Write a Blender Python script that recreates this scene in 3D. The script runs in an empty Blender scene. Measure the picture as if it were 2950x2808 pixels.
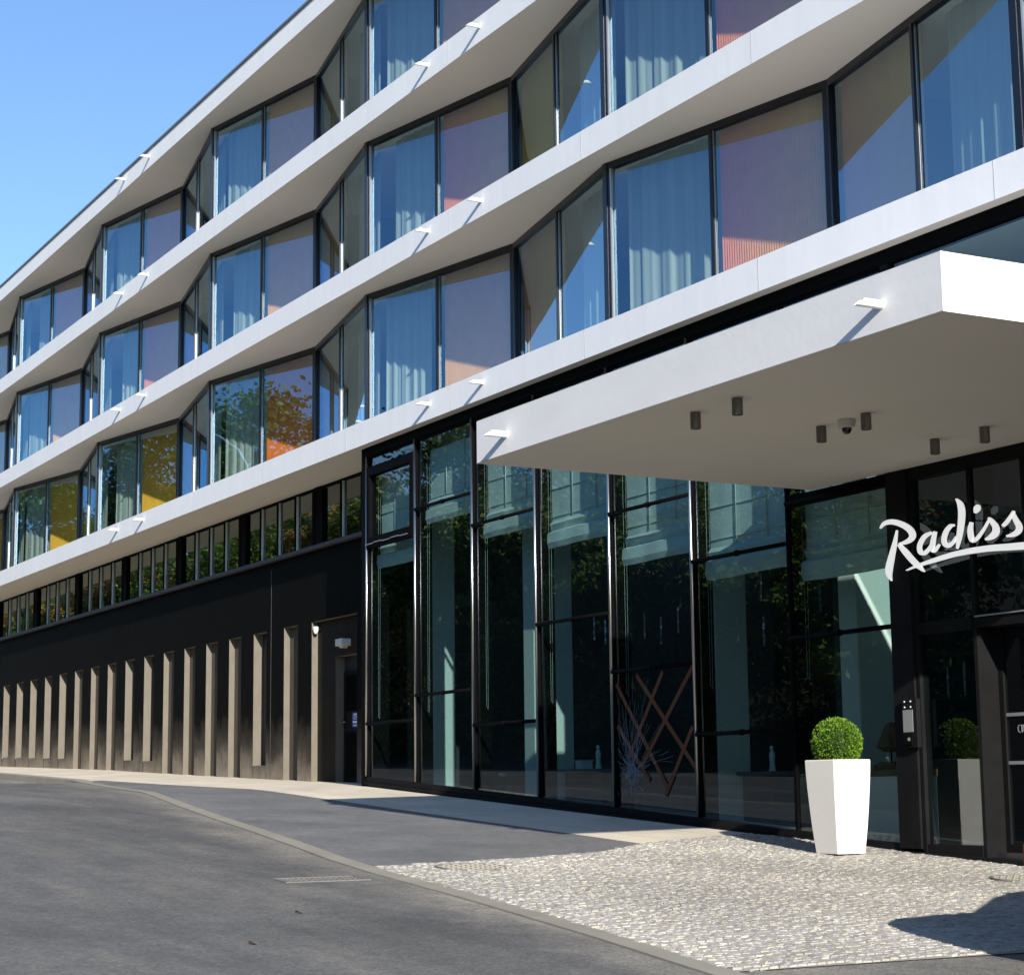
SUN_E=9.0; SKY_E=.17; AIR=1.; DUST=.3; OZ=1.5; SKYTINT=(.80,.97,1.20)
import bpy, bmesh, math, random
from mathutils import Vector, Matrix
R = random.Random(7)
sc = bpy.context.scene
C = sc.collection
EYE = 1.66          # eye height above the road below the camera

# Building frame: a runs along the facade towards its far end, n outwards to the street, z above the eye.
def W(a, n, z): return Vector((-a, -n, z + EYE))

# ------------------------------------------------------------------ helpers
class MB:
    def __init__(s): s.v = []; s.f = []; s.m = []; s.c = []
    def quad(s, p, mi=0, col=None):
        i = len(s.v); s.v += [Vector(q) for q in p]; s.f.append(tuple(range(i, i + len(p)))); s.m.append(mi); s.c.append(col)
    def hexa(s, b, t, mi=0, col=None):
        # b, t: four bottom and four top points, same order
        i = len(s.v); s.v += [Vector(q) for q in b] + [Vector(q) for q in t]
        for f in ((3, 2, 1, 0), (4, 5, 6, 7), (0, 1, 5, 4), (1, 2, 6, 5), (2, 3, 7, 6), (3, 0, 4, 7)):
            s.f.append(tuple(i + k for k in f)); s.m.append(mi); s.c.append(col)
    def slab(s, a0, a1, n0, n1, z0, z1, mi, mb):
        s.box(a0, a1, n0, n1, z0, z1, mi); s.m[-6] = mb
    def box(s, a0, a1, n0, n1, z0, z1, mi=0, col=None):
        s.hexa([W(a0, n0, z0), W(a1, n0, z0), W(a1, n1, z0), W(a0, n1, z0)], [W(a0, n0, z1), W(a1, n0, z1), W(a1, n1, z1), W(a0, n1, z1)], mi, col)
    def bar(s, p, q, w, h, mi=0, up=Vector((0, 0, 1)), col=None):
        p = Vector(p); q = Vector(q); d = (q - p).normalized()
        if abs(d.dot(up)) > .98: up = Vector((1, 0, 0))
        x = d.cross(up).normalized() * w / 2; y = x.cross(d).normalized() * h / 2
        s.hexa([p - x - y, p + x - y, p + x + y, p - x + y], [q - x - y, q + x - y, q + x + y, q - x + y], mi, col)
    def tube(s, p, q, r0, r1=None, n=12, mi=0, caps=True, col=None):
        r1 = r0 if r1 is None else r1
        p = Vector(p); q = Vector(q); d = (q - p).normalized()
        up = Vector((0, 0, 1)) if abs(d.z) < .9 else Vector((1, 0, 0))
        x = d.cross(up).normalized(); y = x.cross(d)
        i = len(s.v)
        for c, r in ((p, r0), (q, r1)):
            for k in range(n):
                t = 2 * math.pi * k / n; s.v.append(c + (x * math.cos(t) + y * math.sin(t)) * r)
        for k in range(n):
            s.f.append((i + k, i + (k + 1) % n, i + n + (k + 1) % n, i + n + k)); s.m.append(mi); s.c.append(col)
        if caps:
            s.f.append(tuple(i + k for k in reversed(range(n)))); s.m.append(mi); s.c.append(col)
            s.f.append(tuple(i + n + k for k in range(n))); s.m.append(mi); s.c.append(col)
    def lathe(s, base, prof, n=20, mi=0, sx=1, sy=1):
        base = Vector(base); i = len(s.v)
        for r, z in prof:
            for k in range(n):
                t = 2 * math.pi * k / n; s.v.append(base + Vector((r * math.cos(t) * sx, r * math.sin(t) * sy, z)))
        for j in range(len(prof) - 1):
            for k in range(n):
                s.f.append((i + j * n + k, i + j * n + (k + 1) % n, i + (j + 1) * n + (k + 1) % n, i + (j + 1) * n + k)); s.m.append(mi); s.c.append(None)
    def grid(s, fn, us, vs, mi=0):
        i = len(s.v); nv = len(vs)
        for u in us:
            for v in vs: s.v.append(fn(u, v))
        for j in range(len(us) - 1):
            for k in range(nv - 1):
                s.f.append((i + j * nv + k, i + (j + 1) * nv + k, i + (j + 1) * nv + k + 1, i + j * nv + k + 1)); s.m.append(mi); s.c.append(None)
    def build(s, name, mats, parent=None, smooth=False, bevel=0, recalc=True):
        org = Vector((0, 0, 0))
        if parent is not None:
            p = parent
            while p is not None: org += p.location; p = p.parent
        me = bpy.data.meshes.new(name)
        me.from_pydata([v - org for v in s.v], [], s.f)
        for m in (mats if isinstance(mats, (list, tuple)) else [mats]): me.materials.append(m)
        me.polygons.foreach_set('material_index', s.m)
        if any(c is not None for c in s.c):
            at = me.color_attributes.new('tint', 'FLOAT_COLOR', 'CORNER')
            buf = []
            for f, c in zip(s.f, s.c):
                c = c or (1, 1, 1)
                for _ in f: buf += [c[0], c[1], c[2], 1]
            at.data.foreach_set('color', buf)
        me.validate()
        if recalc:
            bm = bmesh.new(); bm.from_mesh(me); bmesh.ops.recalc_face_normals(bm, faces=bm.faces); bm.to_mesh(me); bm.free()
        if smooth: me.polygons.foreach_set('use_smooth', [True] * len(me.polygons))
        o = bpy.data.objects.new(name, me); C.objects.link(o)
        if parent is not None: o.parent = parent
        if bevel:
            b = o.modifiers.new('Bevel', 'BEVEL'); b.width = bevel; b.segments = 2; b.limit_method = 'ANGLE'
        return o

def tag(o, label=None, cat=None, group=None, kind=None):
    if label: o['label'] = label
    if cat: o['category'] = cat
    if group: o['group'] = group
    if kind: o['kind'] = kind
    return o
def thing(name, loc, label, cat, group=None):
    o = bpy.data.objects.new(name, None); C.objects.link(o); o.location = loc; o.empty_display_size = .3
    return tag(o, label, cat, group)
def copy_thing(src, loc, label=None):
    r = src.copy(); C.objects.link(r); r.location = loc
    if label: r['label'] = label
    for ch in list(src.children):
        c = ch.copy(); C.objects.link(c); c.parent = r
        for g in list(ch.children):
            d = g.copy(); C.objects.link(d); d.parent = c
    return r

# ------------------------------------------------------------------ materials
def lin(c): return tuple(((x / 255) / 12.92 if x / 255 <= .04045 else ((x / 255 + .055) / 1.055) ** 2.4) for x in c)
class NT:
    def __init__(s, name):
        s.m = bpy.data.materials.new(name); s.m.use_nodes = True; s.t = s.m.node_tree; s.n = s.t.nodes; s.n.clear()
        s.out = s.n.new('ShaderNodeOutputMaterial')
    def add(s, t, **k):
        n = s.n.new(t)
        for a, b in k.items(): setattr(n, a, b)
        return n
    def link(s, a, b): s.t.links.new(a, b)
    def set(s, n, **k):
        for a, b in k.items(): n.inputs[a.replace('_', ' ')].default_value = b
        return n
    def coord(s, scale=(1, 1, 1)):
        g = s.add('ShaderNodeNewGeometry'); m = s.add('ShaderNodeMapping'); m.inputs['Scale'].default_value = scale
        s.link(g.outputs['Position'], m.inputs['Vector']); return m.outputs[0]
    def noise(s, co, scale, detail=4, rough=.55):
        n = s.add('ShaderNodeTexNoise'); n.inputs['Scale'].default_value = scale; n.inputs['Detail'].default_value = detail; n.inputs['Roughness'].default_value = rough
        s.link(co, n.inputs['Vector']); return n.outputs['Fac']
    def ramp(s, f, stops):
        r = s.add('ShaderNodeValToRGB'); e = r.color_ramp.elements
        while len(e) < len(stops): e.new(.5)
        for x, (p, c) in zip(e, stops): x.position = p; x.color = (*c, 1) if len(c) == 3 else c
        s.link(f, r.inputs[0]); return r.outputs[0]
    def mix(s, a, b, f, mode='MIX'):
        m = s.add('ShaderNodeMix', data_type='RGBA', blend_type=mode)
        for i, x in ((6, a), (7, b), (0, f)):
            if isinstance(x, (int, float)): m.inputs[i].default_value = x
            elif isinstance(x, tuple): m.inputs[i].default_value = (*x, 1) if len(x) == 3 else x
            else: s.link(x, m.inputs[i])
        return m.outputs[2]
    def math(s, op, a, b=0):
        m = s.add('ShaderNodeMath', operation=op)
        for i, x in ((0, a), (1, b)):
            if isinstance(x, (int, float)): m.inputs[i].default_value = x
            else: s.link(x, m.inputs[i])
        return m.outputs[0]
    def bsdf(s, col, rough=.6, metal=0, bump=None, bstr=.2, bdist=.01, spec=.5, **kw):
        b = s.add('ShaderNodeBsdfPrincipled')
        for k, x in (('Base Color', col), ('Roughness', rough), ('Metallic', metal)):
            if isinstance(x, (int, float)): b.inputs[k].default_value = x
            elif isinstance(x, tuple): b.inputs[k].default_value = (*x, 1)
            else: s.link(x, b.inputs[k])
        b.inputs['Specular IOR Level'].default_value = spec
        for k, x in kw.items(): b.inputs[k.replace('_', ' ')].default_value = x
        if bump is not None:
            n = s.add('ShaderNodeBump'); n.inputs['Strength'].default_value = bstr; n.inputs['Distance'].default_value = bdist
            s.link(bump, n.inputs['Height']); s.link(n.outputs[0], b.inputs['Normal'])
        s.link(b.outputs[0], s.out.inputs[0]); return b
def simple(name, col, rough=.6, metal=0, var=.12, scale=3, bumpscale=40, bstr=.1, spec=.5, **kw):
    t = NT(name); co = t.coord(); f = t.noise(co, scale, 5)
    c = t.mix(tuple(x * (1 - var) for x in col), tuple(min(1, x * (1 + var)) for x in col), f)
    t.bsdf(c, rough, metal, t.noise(co, bumpscale, 3), bstr, .004, spec, **kw); return t.m

def render_white():
    t = NT('white_render'); co = t.coord()
    big = t.noise(co, .7, 5); streak = t.noise(t.coord((3, 3, .5)), 1.6, 6, .65)
    c = t.mix((.80, .81, .82), (.86, .865, .87), big)
    s = t.ramp(streak, [(.35, (.90, .895, .885)), (.58, (1, 1, 1))])
    c = t.mix(c, s, .35, 'MULTIPLY')
    fine = t.noise(co, 45, 3)
    t.bsdf(c, .75, 0, t.math('ADD', t.noise(co, 9, 4), t.math('MULTIPLY', fine, .4)), .16, .012, .25); return t.m
def canopy_white():
    t = NT('canopy_render'); co = t.coord()
    c = t.mix((.72, .71, .70), (.83, .82, .81), t.noise(t.coord((1, 1, 3)), 1.2, 5))
    t.bsdf(c, .7, 0, t.noise(co, 14, 6), .15, .01, .25); return t.m
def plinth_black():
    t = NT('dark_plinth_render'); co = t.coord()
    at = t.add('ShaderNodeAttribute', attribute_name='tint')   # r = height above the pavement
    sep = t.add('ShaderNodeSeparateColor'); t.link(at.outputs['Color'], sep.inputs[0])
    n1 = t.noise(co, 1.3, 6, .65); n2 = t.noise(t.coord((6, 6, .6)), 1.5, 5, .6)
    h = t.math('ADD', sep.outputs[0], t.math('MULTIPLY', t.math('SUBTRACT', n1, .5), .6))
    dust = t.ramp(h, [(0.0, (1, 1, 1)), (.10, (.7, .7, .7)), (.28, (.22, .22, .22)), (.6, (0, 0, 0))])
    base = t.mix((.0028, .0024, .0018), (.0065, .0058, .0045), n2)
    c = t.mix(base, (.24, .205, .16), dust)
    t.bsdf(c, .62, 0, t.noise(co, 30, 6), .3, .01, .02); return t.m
def concrete_brown():
    t = NT('brown_niche_render'); co = t.coord()
    c = t.mix((.105, .092, .072), (.175, .158, .13), t.noise(t.coord((2, 2, 1)), 3, 7, .65))
    t.bsdf(c, .85, 0, t.noise(co, 60, 5), .35, .01, .2); return t.m
def asphalt():
    t = NT('asphalt'); co = t.coord()
    c = t.ramp(t.noise(co, .28, 7, .62), [(.3, (.100, .097, .091)), (.5, (.128, .124, .117)), (.72, (.172, .165, .152))])
    at = t.add('ShaderNodeAttribute', attribute_name='tint'); sep = t.add('ShaderNodeSeparateColor'); t.link(at.outputs['Color'], sep.inputs[0])
    edge = t.ramp(t.math('ADD', sep.outputs[0], t.math('MULTIPLY', t.math('SUBTRACT', t.noise(co, 2.3, 6, .7), .5), 1.5)), [(.25, (0, 0, 0)), (.95, (1, 1, 1))])
    c = t.mix(c, (.27, .25, .21), t.math('MULTIPLY', edge, .62))
    v = t.add('ShaderNodeTexVoronoi'); v.inputs['Scale'].default_value = 48; t.link(co, v.inputs['Vector'])
    g = t.ramp(v.outputs['Color'], [(.0, (.55, .55, .55)), (.6, (.95, .95, .95)), (.93, (1.3, 1.27, 1.2)), (1, (2.6, 2.5, 2.3))])
    c = t.mix(c, g, .8, 'MULTIPLY')
    st = t.noise(t.coord((.25, 1.1, 1)), 1.1, 6, .6)
    c = t.mix(c, t.ramp(st, [(.38, (.76, .76, .77)), (.52, (1, 1, 1)), (.66, (1.38, 1.33, 1.22))]), .85, 'MULTIPLY')
    c = t.mix(c, t.ramp(t.noise(co, 5, 6, .75), [(.35, (.84, .84, .84)), (.62, (1.14, 1.13, 1.11))]), .8, 'MULTIPLY')
    patch = t.ramp(t.noise(co, 1.7, 2, .4), [(.30, (.55, .53, .5)), (.34, (1, 1, 1))])
    
    t.bsdf(c, .8, 0, t.math('ADD', v.outputs['Distance'], t.noise(co, 6, 4)), .5, .006, .35); return t.m
def paving(name, c0, c1, size, joint, streak=1., rot=0, jd=.35):
    t = NT(name); co = t.coord()
    mp = t.add('ShaderNodeMapping'); mp.inputs['Rotation'].default_value = (0, 0, rot); t.link(co, mp.inputs[0])
    b = t.add('ShaderNodeTexBrick'); t.link(mp.outputs[0], b.inputs[0])
    b.inputs['Scale'].default_value = 1; b.inputs['Brick Width'].default_value = size; b.inputs['Row Height'].default_value = size * .6
    b.inputs['Mortar Size'].default_value = joint; b.inputs['Mortar Smooth'].default_value = .6
    b.inputs['Color1'].default_value = (*c0, 1); b.inputs['Color2'].default_value = (*c1, 1)
    b.inputs['Mortar'].default_value = (*[x * jd for x in c0], 1)
    n = t.ramp(t.noise(co, .8, 7, .65), [(.3, (.72, .72, .73)), (.7, (1.2, 1.18, 1.12))])
    c = t.mix(b.outputs['Color'], n, streak, 'MULTIPLY')
    c = t.mix(c, t.ramp(t.noise(co, 35, 3), [(.3, (.8, .8, .8)), (.7, (1.15, 1.15, 1.15))]), .7, 'MULTIPLY')
    t.bsdf(c, .75, 0, t.math('ADD', t.math('MULTIPLY', b.outputs['Fac'], -1.5), t.noise(co, 18, 4)), .5, .012, .4); return t.m
def tinted(name, rough=.8, var=.15, mul=(1, 1, 1), bscale=60, bs=.35, sc_=25, spec=.3):
    t = NT(name); co = t.coord(); at = t.add('ShaderNodeAttribute', attribute_name='tint')
    c = t.mix(at.outputs['Color'], t.ramp(t.noise(co, sc_, 5, .6), [(.25, tuple(m * (1 - var) for m in mul)), (.75, tuple(m * (1 + var) for m in mul))]), 1., 'MULTIPLY')
    t.bsdf(c, rough, 0, t.noise(co, bscale, 4), bs, .005, spec); return t.m
def glass(name, tint, refl, ior, rtint=(1, 1, 1), wav=.0006):
    t = NT(name)
    tr = t.add('ShaderNodeBsdfTransparent'); tr.inputs[0].default_value = (*tint, 1)
    gl = t.add('ShaderNodeBsdfGlossy'); gl.inputs['Color'].default_value = (*rtint, 1); gl.inputs['Roughness'].default_value = 0.0
    # reflectance of a coated pane: facing value plus a Schlick rise, the same from both sides
    g = t.add('ShaderNodeNewGeometry'); dt = t.add('ShaderNodeVectorMath', operation='DOT_PRODUCT')
    t.link(g.outputs['Incoming'], dt.inputs[0]); t.link(g.outputs['True Normal'], dt.inputs[1])
    k = t.math('POWER', t.math('SUBTRACT', 1., t.math('ABSOLUTE', dt.outputs['Value'])), ior)
    fac = t.math('ADD', t.math('MULTIPLY', k, 1 - refl), refl)
    co = t.coord((1, 1, .6)); n = t.add('ShaderNodeBump'); n.inputs['Strength'].default_value = 1; n.inputs['Distance'].default_value = wav
    t.link(t.noise(co, 1.1, 1), n.inputs['Height']); t.link(n.outputs[0], gl.inputs['Normal'])
    m = t.add('ShaderNodeMixShader'); t.link(fac, m.inputs[0]); t.link(tr.outputs[0], m.inputs[1]); t.link(gl.outputs[0], m.inputs[2])
    t.link(m.outputs[0], t.out.inputs[0]); return t.m
def leafmat(name, cols, trans=.3):
    t = NT(name); g = t.add('ShaderNodeNewGeometry'); co = t.coord()
    oi = t.add('ShaderNodeObjectInfo')
    f = t.noise(co, .55, 3, .6)
    f2 = t.math('ADD', t.math('MULTIPLY', f, .75), t.math('MULTIPLY', g.outputs['Random Per Island'], .3))
    k = len(cols); c = t.ramp(f2, [(.25 + .55 * i / (k - 1), cols[i]) for i in range(k)])
    d = t.add('ShaderNodeBsdfPrincipled'); t.link(c, d.inputs['Base Color']); d.inputs['Roughness'].default_value = .5
    tl = t.add('ShaderNodeBsdfTranslucent'); t.link(t.mix(c, (1.3, 1.4, .6), 1., 'MULTIPLY'), tl.inputs[0])
    m = t.add('ShaderNodeMixShader'); m.inputs[0].default_value = trans
    t.link(d.outputs[0], m.inputs[1]); t.link(tl.outputs[0], m.inputs[2]); t.link(m.outputs[0], t.out.inputs[0]); return t.m
def curtain_mat():
    t = NT('sheer_curtain'); co = t.coord()
    c = t.mix((.40, .49, .47), (.50, .60, .57), t.noise(t.coord((8, 8, .4)), 1.5, 3))
    d = t.add('ShaderNodeBsdfDiffuse'); t.link(c, d.inputs[0]); tl = t.add('ShaderNodeBsdfTranslucent'); t.link(c, tl.inputs[0])
    m = t.add('ShaderNodeMixShader'); m.inputs[0].default_value = .35
    t.link(d.outputs[0], m.inputs[1]); t.link(tl.outputs[0], m.inputs[2]); t.link(m.outputs[0], t.out.inputs[0]); return t.m

M = dict(
 white=render_white(), canopy=canopy_white(), soffit=simple('soffit_warm_bounce', (.84, .79, .70), .85, 0, .05, .8, 30, .06, .1),  # soffit colour includes the warm light bounced up from the ground
 joint=simple('panel_joint', (.45, .45, .45), .9),
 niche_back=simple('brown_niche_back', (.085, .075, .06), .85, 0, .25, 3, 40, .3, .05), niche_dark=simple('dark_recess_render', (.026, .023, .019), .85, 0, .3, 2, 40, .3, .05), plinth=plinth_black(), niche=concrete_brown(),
 frame=simple('black_frame', (.004, .004, .0045), .6, 0, .2, spec=.02),
 frame_blue=simple('navy_frame', (.006, .009, .018), .3, 0, .2, spec=.4),
 alu=simple('aluminium_bead', (.50, .50, .49), .35, .7, .05),
 steel=simple('steel_tube', (.42, .41, .39), .28, 1., .06, bumpscale=20),
 blackmetal=simple('dusty_black_metal', (.010, .010, .0105), .6, 0, .5, 2.5, spec=.05),
 ledge=simple('weathered_ledge', (.05, .047, .055), .55, .2, .8, 5),
 glass_up=glass('guest_room_glass', (.84, .91, .88), .23, 4., (.42, .72, 1.0)),
 glass_side=glass('guest_room_side_glass', (.66, .76, .76), .22, 4., (.62, .84, 1.0)),
 glass_lob=glass('lobby_glass', (.58, .72, .71), .085, 4.4, (.88, .95, 1.0)),
 glass_strip=glass('strip_window_glass', (.40, .60, .58), .13, 4., (.9, .97, .95)),
 curtain=curtain_mat(),
 blind=simple('roman_blind_fabric', (.58, .66, .66), .9, 0, .08, 6, 90, .2),
 interior=simple('room_interior', (.10, .105, .105), .9), dark=simple('dark_interior', (.012, .013, .014), .7),
 lobbywall=simple('lobby_wall', (.03, .035, .037), .8), lobbycol=simple('lobby_column_plaster', (.50, .56, .53), .8, 0, .04),
 lobbyfloor=simple('lobby_floor', (.035, .034, .033), .25),
 asphalt=asphalt(),
 dark_pave=paving('slate_setts', (.155, .155, .158), (.185, .185, .187), .11, .006, 1., .1, .6),
 beige=paving('beige_paving', (.60, .53, .42), (.68, .605, .49), 1.5, .012, .55, 0, .72),
 kerb=simple('kerb_stone', (.265, .245, .20), .85, 0, .3, 1.3, 30, .4, .2),
 cob=tinted('cobble_stone', .78, .25), grout=simple('cobble_joint_sand', (.27, .25, .21), .95, 0, .3, 8),
 stone=simple('plinth_stone', (.38, .37, .35), .8, 0, .12, 3), stonejoint=simple('stone_joint', (.02, .02, .02), .9),
 planter=simple('white_planter_plastic', (.76, .72, .655), .38, 0, .04, 4, 8, .04, .4), soil=simple('potting_soil', (.03, .022, .015), .95),
 box_leaf=leafmat('boxwood_leaves', [(.015, .045, .006), (.07, .16, .012), (.30, .44, .02)], .2),
 dark_green=simple('boxwood_core', (.01, .025, .005), .9),
 leaf_a=leafmat('green_tree_leaves', [(.02, .05, .012), (.09, .16, .025), (.24, .28, .045)]),
 leaf_b=leafmat('turning_tree_leaves', [(.05, .09, .02), (.26, .17, .035), (.45, .16, .04)]),
 leaf_c=leafmat('undergrowth_leaves', [(.012, .03, .008), (.06, .10, .02), (.20, .24, .05)], .2),
 bark=simple('tree_bark', (.085, .065, .05), .95, 0, .35, 6, 25, .6),
 bank=simple('earth_bank', (.055, .045, .022), .95, 0, .6, 1.2, 12, .6),
 lampgrey=simple('grey_lamp_metal', (.15, .14, .125), .45, .3, .05), lens=simple('lamp_lens', (.75, .75, .70), .2),
 camwhite=simple('off_white_plastic', (.62, .61, .57), .4, 0, .03), dome=simple('smoked_dome', (.01, .01, .012), .05, 0, .05),
 logo=simple('glowing_white_letter', (.86, .86, .86), .5, 0, .02, Emission_Color=(1, 1, 1, 1), Emission_Strength=.62), silver=simple('brushed_panel', (.50, .50, .49), .35, .6, .05, 8),  # logo emission keeps the letters white in the canopy's shade
 blue=simple('blue_sign_enamel', (.02, .05, .30), .4), signwhite=simple('sign_white', (.75, .78, .82), .5),
 orange=simple('orange_lattice_tape', (.12, .038, .010), .8), crack=simple('crack_white', (.30, .36, .44), .4),
 porcelain=simple('white_porcelain', (.62, .66, .66), .3), lampshade=simple('brown_lampshade', (.16, .085, .045), .8), oak=simple('oak_block', (.20, .115, .05), .6),
 crystal=simple('crystal_pendant', (.32, .35, .38), .12, .4), copper=simple('copper_car_paint', (.22, .07, .03), .25, .6), tyre=simple('tyre_rubber', (.015, .015, .015), .85),
 carglass=simple('car_glass', (.02, .025, .03), .05), iron=simple('cast_iron', (.17, .16, .145), .7, .3, .4, 20),
)
def slat_mat(): return tinted('ribbed_screen', .55, .08, (1, 1, 1), 40, .1, 4)
M['slat'] = slat_mat()

# ------------------------------------------------------------------ ground
GP = [(-120, -8.2), (0, -1.66), (24, -.31), (31, .09), (35.5, .2), (41.4, .37), (49.2, .62), (60, .88), (90, 1.6), (260, 5)]
def pl(P, x):
    if x <= P[0][0]: return P[0][1]
    for (x0, y0), (x1, y1) in zip(P, P[1:]):
        if x <= x1: return y0 + (y1 - y0) * (x - x0) / (x1 - x0)
    return P[-1][1]
def sm(e0, e1, x):
    t = max(0, min(1, (x - e0) / (e1 - e0))); return t * t * (3 - 2 * t)
def gz(a, n): return pl(GP, a) - .02 * min(max(n + 14.1, 0), 3.)
KO = [(-30, -2.6), (5, -6.35), (10.1, -6.97), (12.1, -7.27), (14.7, -7.58), (17, -7.79), (18.6, -8.0), (20.2, -8.29), (22.6, -8.68), (25, -9.04), (27.3, -9.42), (29.9, -9.88), (34.2, -10.58), (38.5, -11.3), (40.7, -11.62), (47, -11.72), (75, -11.8), (120, -11.8)]
def ko(a): return pl(KO, a)
def ki(a): return pl(KO, a) - .21
def frange(x0, x1, st):
    k = max(1, int(math.ceil((x1 - x0) / st))); return [x0 + (x1 - x0) * i / k for i in range(k + 1)]
# the road dips below the raised kerb at the far end
def roadz(a, n):
    z = gz(a, n) - .012
    if n > ko(a) - .02: z -= .11 * sm(39.2, 42, a)
    if n > 5: z += 4.5 * sm(6.5, 26, n) + 13 * sm(12, 60, n)
    return z
def Wg(fn, dz=0): return lambda a, n: W(a, n, fn(a, n) + dz)
g = MB(); RT = []
As = frange(-120, 0, 10) + frange(0, 75, .75)[1:] + frange(75, 260, 8)[1:]
for a0, a1 in zip(As, As[1:]):
    nd = [.0, .12, .35, .8]
    ns0 = [-16, -14.1, -12.6, -11.1 if ko(a0) > -11.1 else ko(a0) - .04, ko(a0) - .03] + [ko(a0) + q for q in nd] + [ko(a0) + .8 + (5.7 - ko(a0)) * i / 8 for i in range(1, 9)]
    ns1 = [-16, -14.1, -12.6, -11.1 if ko(a1) > -11.1 else ko(a1) - .04, ko(a1) - .03] + [ko(a1) + q for q in nd] + [ko(a1) + .8 + (5.7 - ko(a1)) * i / 8 for i in range(1, 9)]
    for k in range(len(ns0) - 1):
        g.quad([W(a0, ns0[k], roadz(a0, ns0[k])), W(a1, ns1[k], roadz(a1, ns1[k])), W(a1, ns1[k + 1], roadz(a1, ns1[k + 1])), W(a0, ns0[k + 1], roadz(a0, ns0[k + 1]))], 0, (0, 0, 0))
        e_ = [max(0, 1 - (x - y) / .8) if x > y - .1 else 0 for x, y in ((ns0[k], ko(a0)), (ns1[k], ko(a1)), (ns1[k + 1], ko(a1)), (ns0[k + 1], ko(a0)))]; RT += [min(1, e) for e in e_]
road = tag(g.build('road', M['asphalt'], recalc=False), kind='structure')
buf = []
for e in RT: buf += [e, e, e, 1]
if len(buf) == 4 * len(road.data.loops): road.data.color_attributes['tint'].data.foreach_set('color', buf)
else: print('road tint mismatch', len(buf), len(road.data.loops))
g = MB(); g.grid(lambda a, n: W(a, n, roadz(a, n) + .25 * math.sin(a * .31 + n * .5) * sm(7, 12, n)), frange(-120, 260, 6), frange(6.5, 26, 1.5) + [30, 35, 40, 46, 53, 60, 80, 250])
tag(g.build('hillside', M['bank'], smooth=True), kind='structure')
g = MB(); g.grid(Wg(lambda a, n: -9.), [-600, -120], [-400, 400]); g.grid(Wg(lambda a, n: 4.9), [260, 900], [-400, 400]); g.grid(Wg(lambda a, n: -.6 + a * .012), [-120, 260], [-400, -60])
tag(g.build('distant_ground', M['bank']), kind='structure')
# kerb strip, flush near the entrance, raised where the road bends away
g = MB()
def kup(a): return .002 + .014 * sm(39, 41, a)
def kdown(a): return -.012 - .11 * sm(39.2, 42, a) - .05
kas = frange(-10, 76, .5)
for a0, a1 in zip(kas, kas[1:]):
    o0, o1, i0, i1 = ko(a0), ko(a1), ki(a0), ki(a1)
    w0 = .12 * sm(36, 41, a0); w1 = .12 * sm(36, 41, a1)
    T = [W(a0, o0, gz(a0, o0) + kup(a0)), W(a1, o1, gz(a1, o1) + kup(a1)), W(a1, i1 - w1, gz(a1, i1) + kup(a1)), W(a0, i0 - w0, gz(a0, i0) + kup(a0))]
    g.quad(T); g.quad([T[0], T[1], W(a1, o1 + .01, gz(a1, o1) + kdown(a1)), W(a0, o0 + .01, gz(a0, o0) + kdown(a0))])
    g.quad([T[3], T[2], T[2] - Vector((0, 0, .03)), T[3] - Vector((0, 0, .03))])
tag(g.build('kerb', M['kerb']), kind='structure')
# pale sandy dust band beside the strip is part of the asphalt colour; the beige pavement:
CB = [(-14.3, 19.55), (-13.5, 19.45), (-12.2, 19.05), (-11.1, 18.35), (-9.9, 17.95), (-8.3, 17.65), (-7.5, 17.5)]
def cb(n): return pl(CB, n)
g = MB()
ns = frange(-15.3, -12.1, .8)
for n0, n1 in zip(ns, ns[1:]):
    m = 12; 
    for k in range(60):
        f0, f1 = k / 60, (k + 1) / 60
        A = lambda f, n: cb(n) + (76 - cb(n)) * f
        g.quad([W(A(f0, n0), n0, gz(A(f0, n0), n0) + .003), W(A(f1, n0), n0, gz(A(f1, n0), n0) + .003), W(A(f1, n1), n1, gz(A(f1, n1), n1) + .003), W(A(f0, n1), n1, gz(A(f0, n1), n1) + .003)])
# east of the sidewalk the beige runs out to the kerb beyond a = 41
for a0, a1 in zip(frange(40, 76, 2), frange(40, 76, 2)[1:]):
    g.quad([W(a0, -12.1, gz(a0, -12.1) + .003), W(a1, -12.1, gz(a1, -12.1) + .003), W(a1, ki(a1) - .12, gz(a1, ki(a1)) + .003), W(a0, ki(a0) - .12, gz(a0, ki(a0)) + .003)])
tag(g.build('sidewalk', M['beige']), kind='structure')
g = MB()
for j in range(10):
    f0, f1 = j / 10, (j + 1) / 10
    for k in range(46):
        def P(fa, fn_):
            a = 17.5 + 22.5 * fa
            n = ki(a) + (-12.1 - ki(a)) * fn_
            a2 = max(a, cb(n)) if a < 19.2 else a
            a = cb(n) + (40 - cb(n)) * fa
            n = ki(a) + (-12.1 - ki(a)) * fn_
            return W(a, n, gz(a, n) + .001)
        g.quad([P(k / 46, f0), P((k + 1) / 46, f0), P((k + 1) / 46, f1), P(k / 46, f1)])
tag(g.build('dark_paving', M['dark_pave']), kind='structure')
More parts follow.
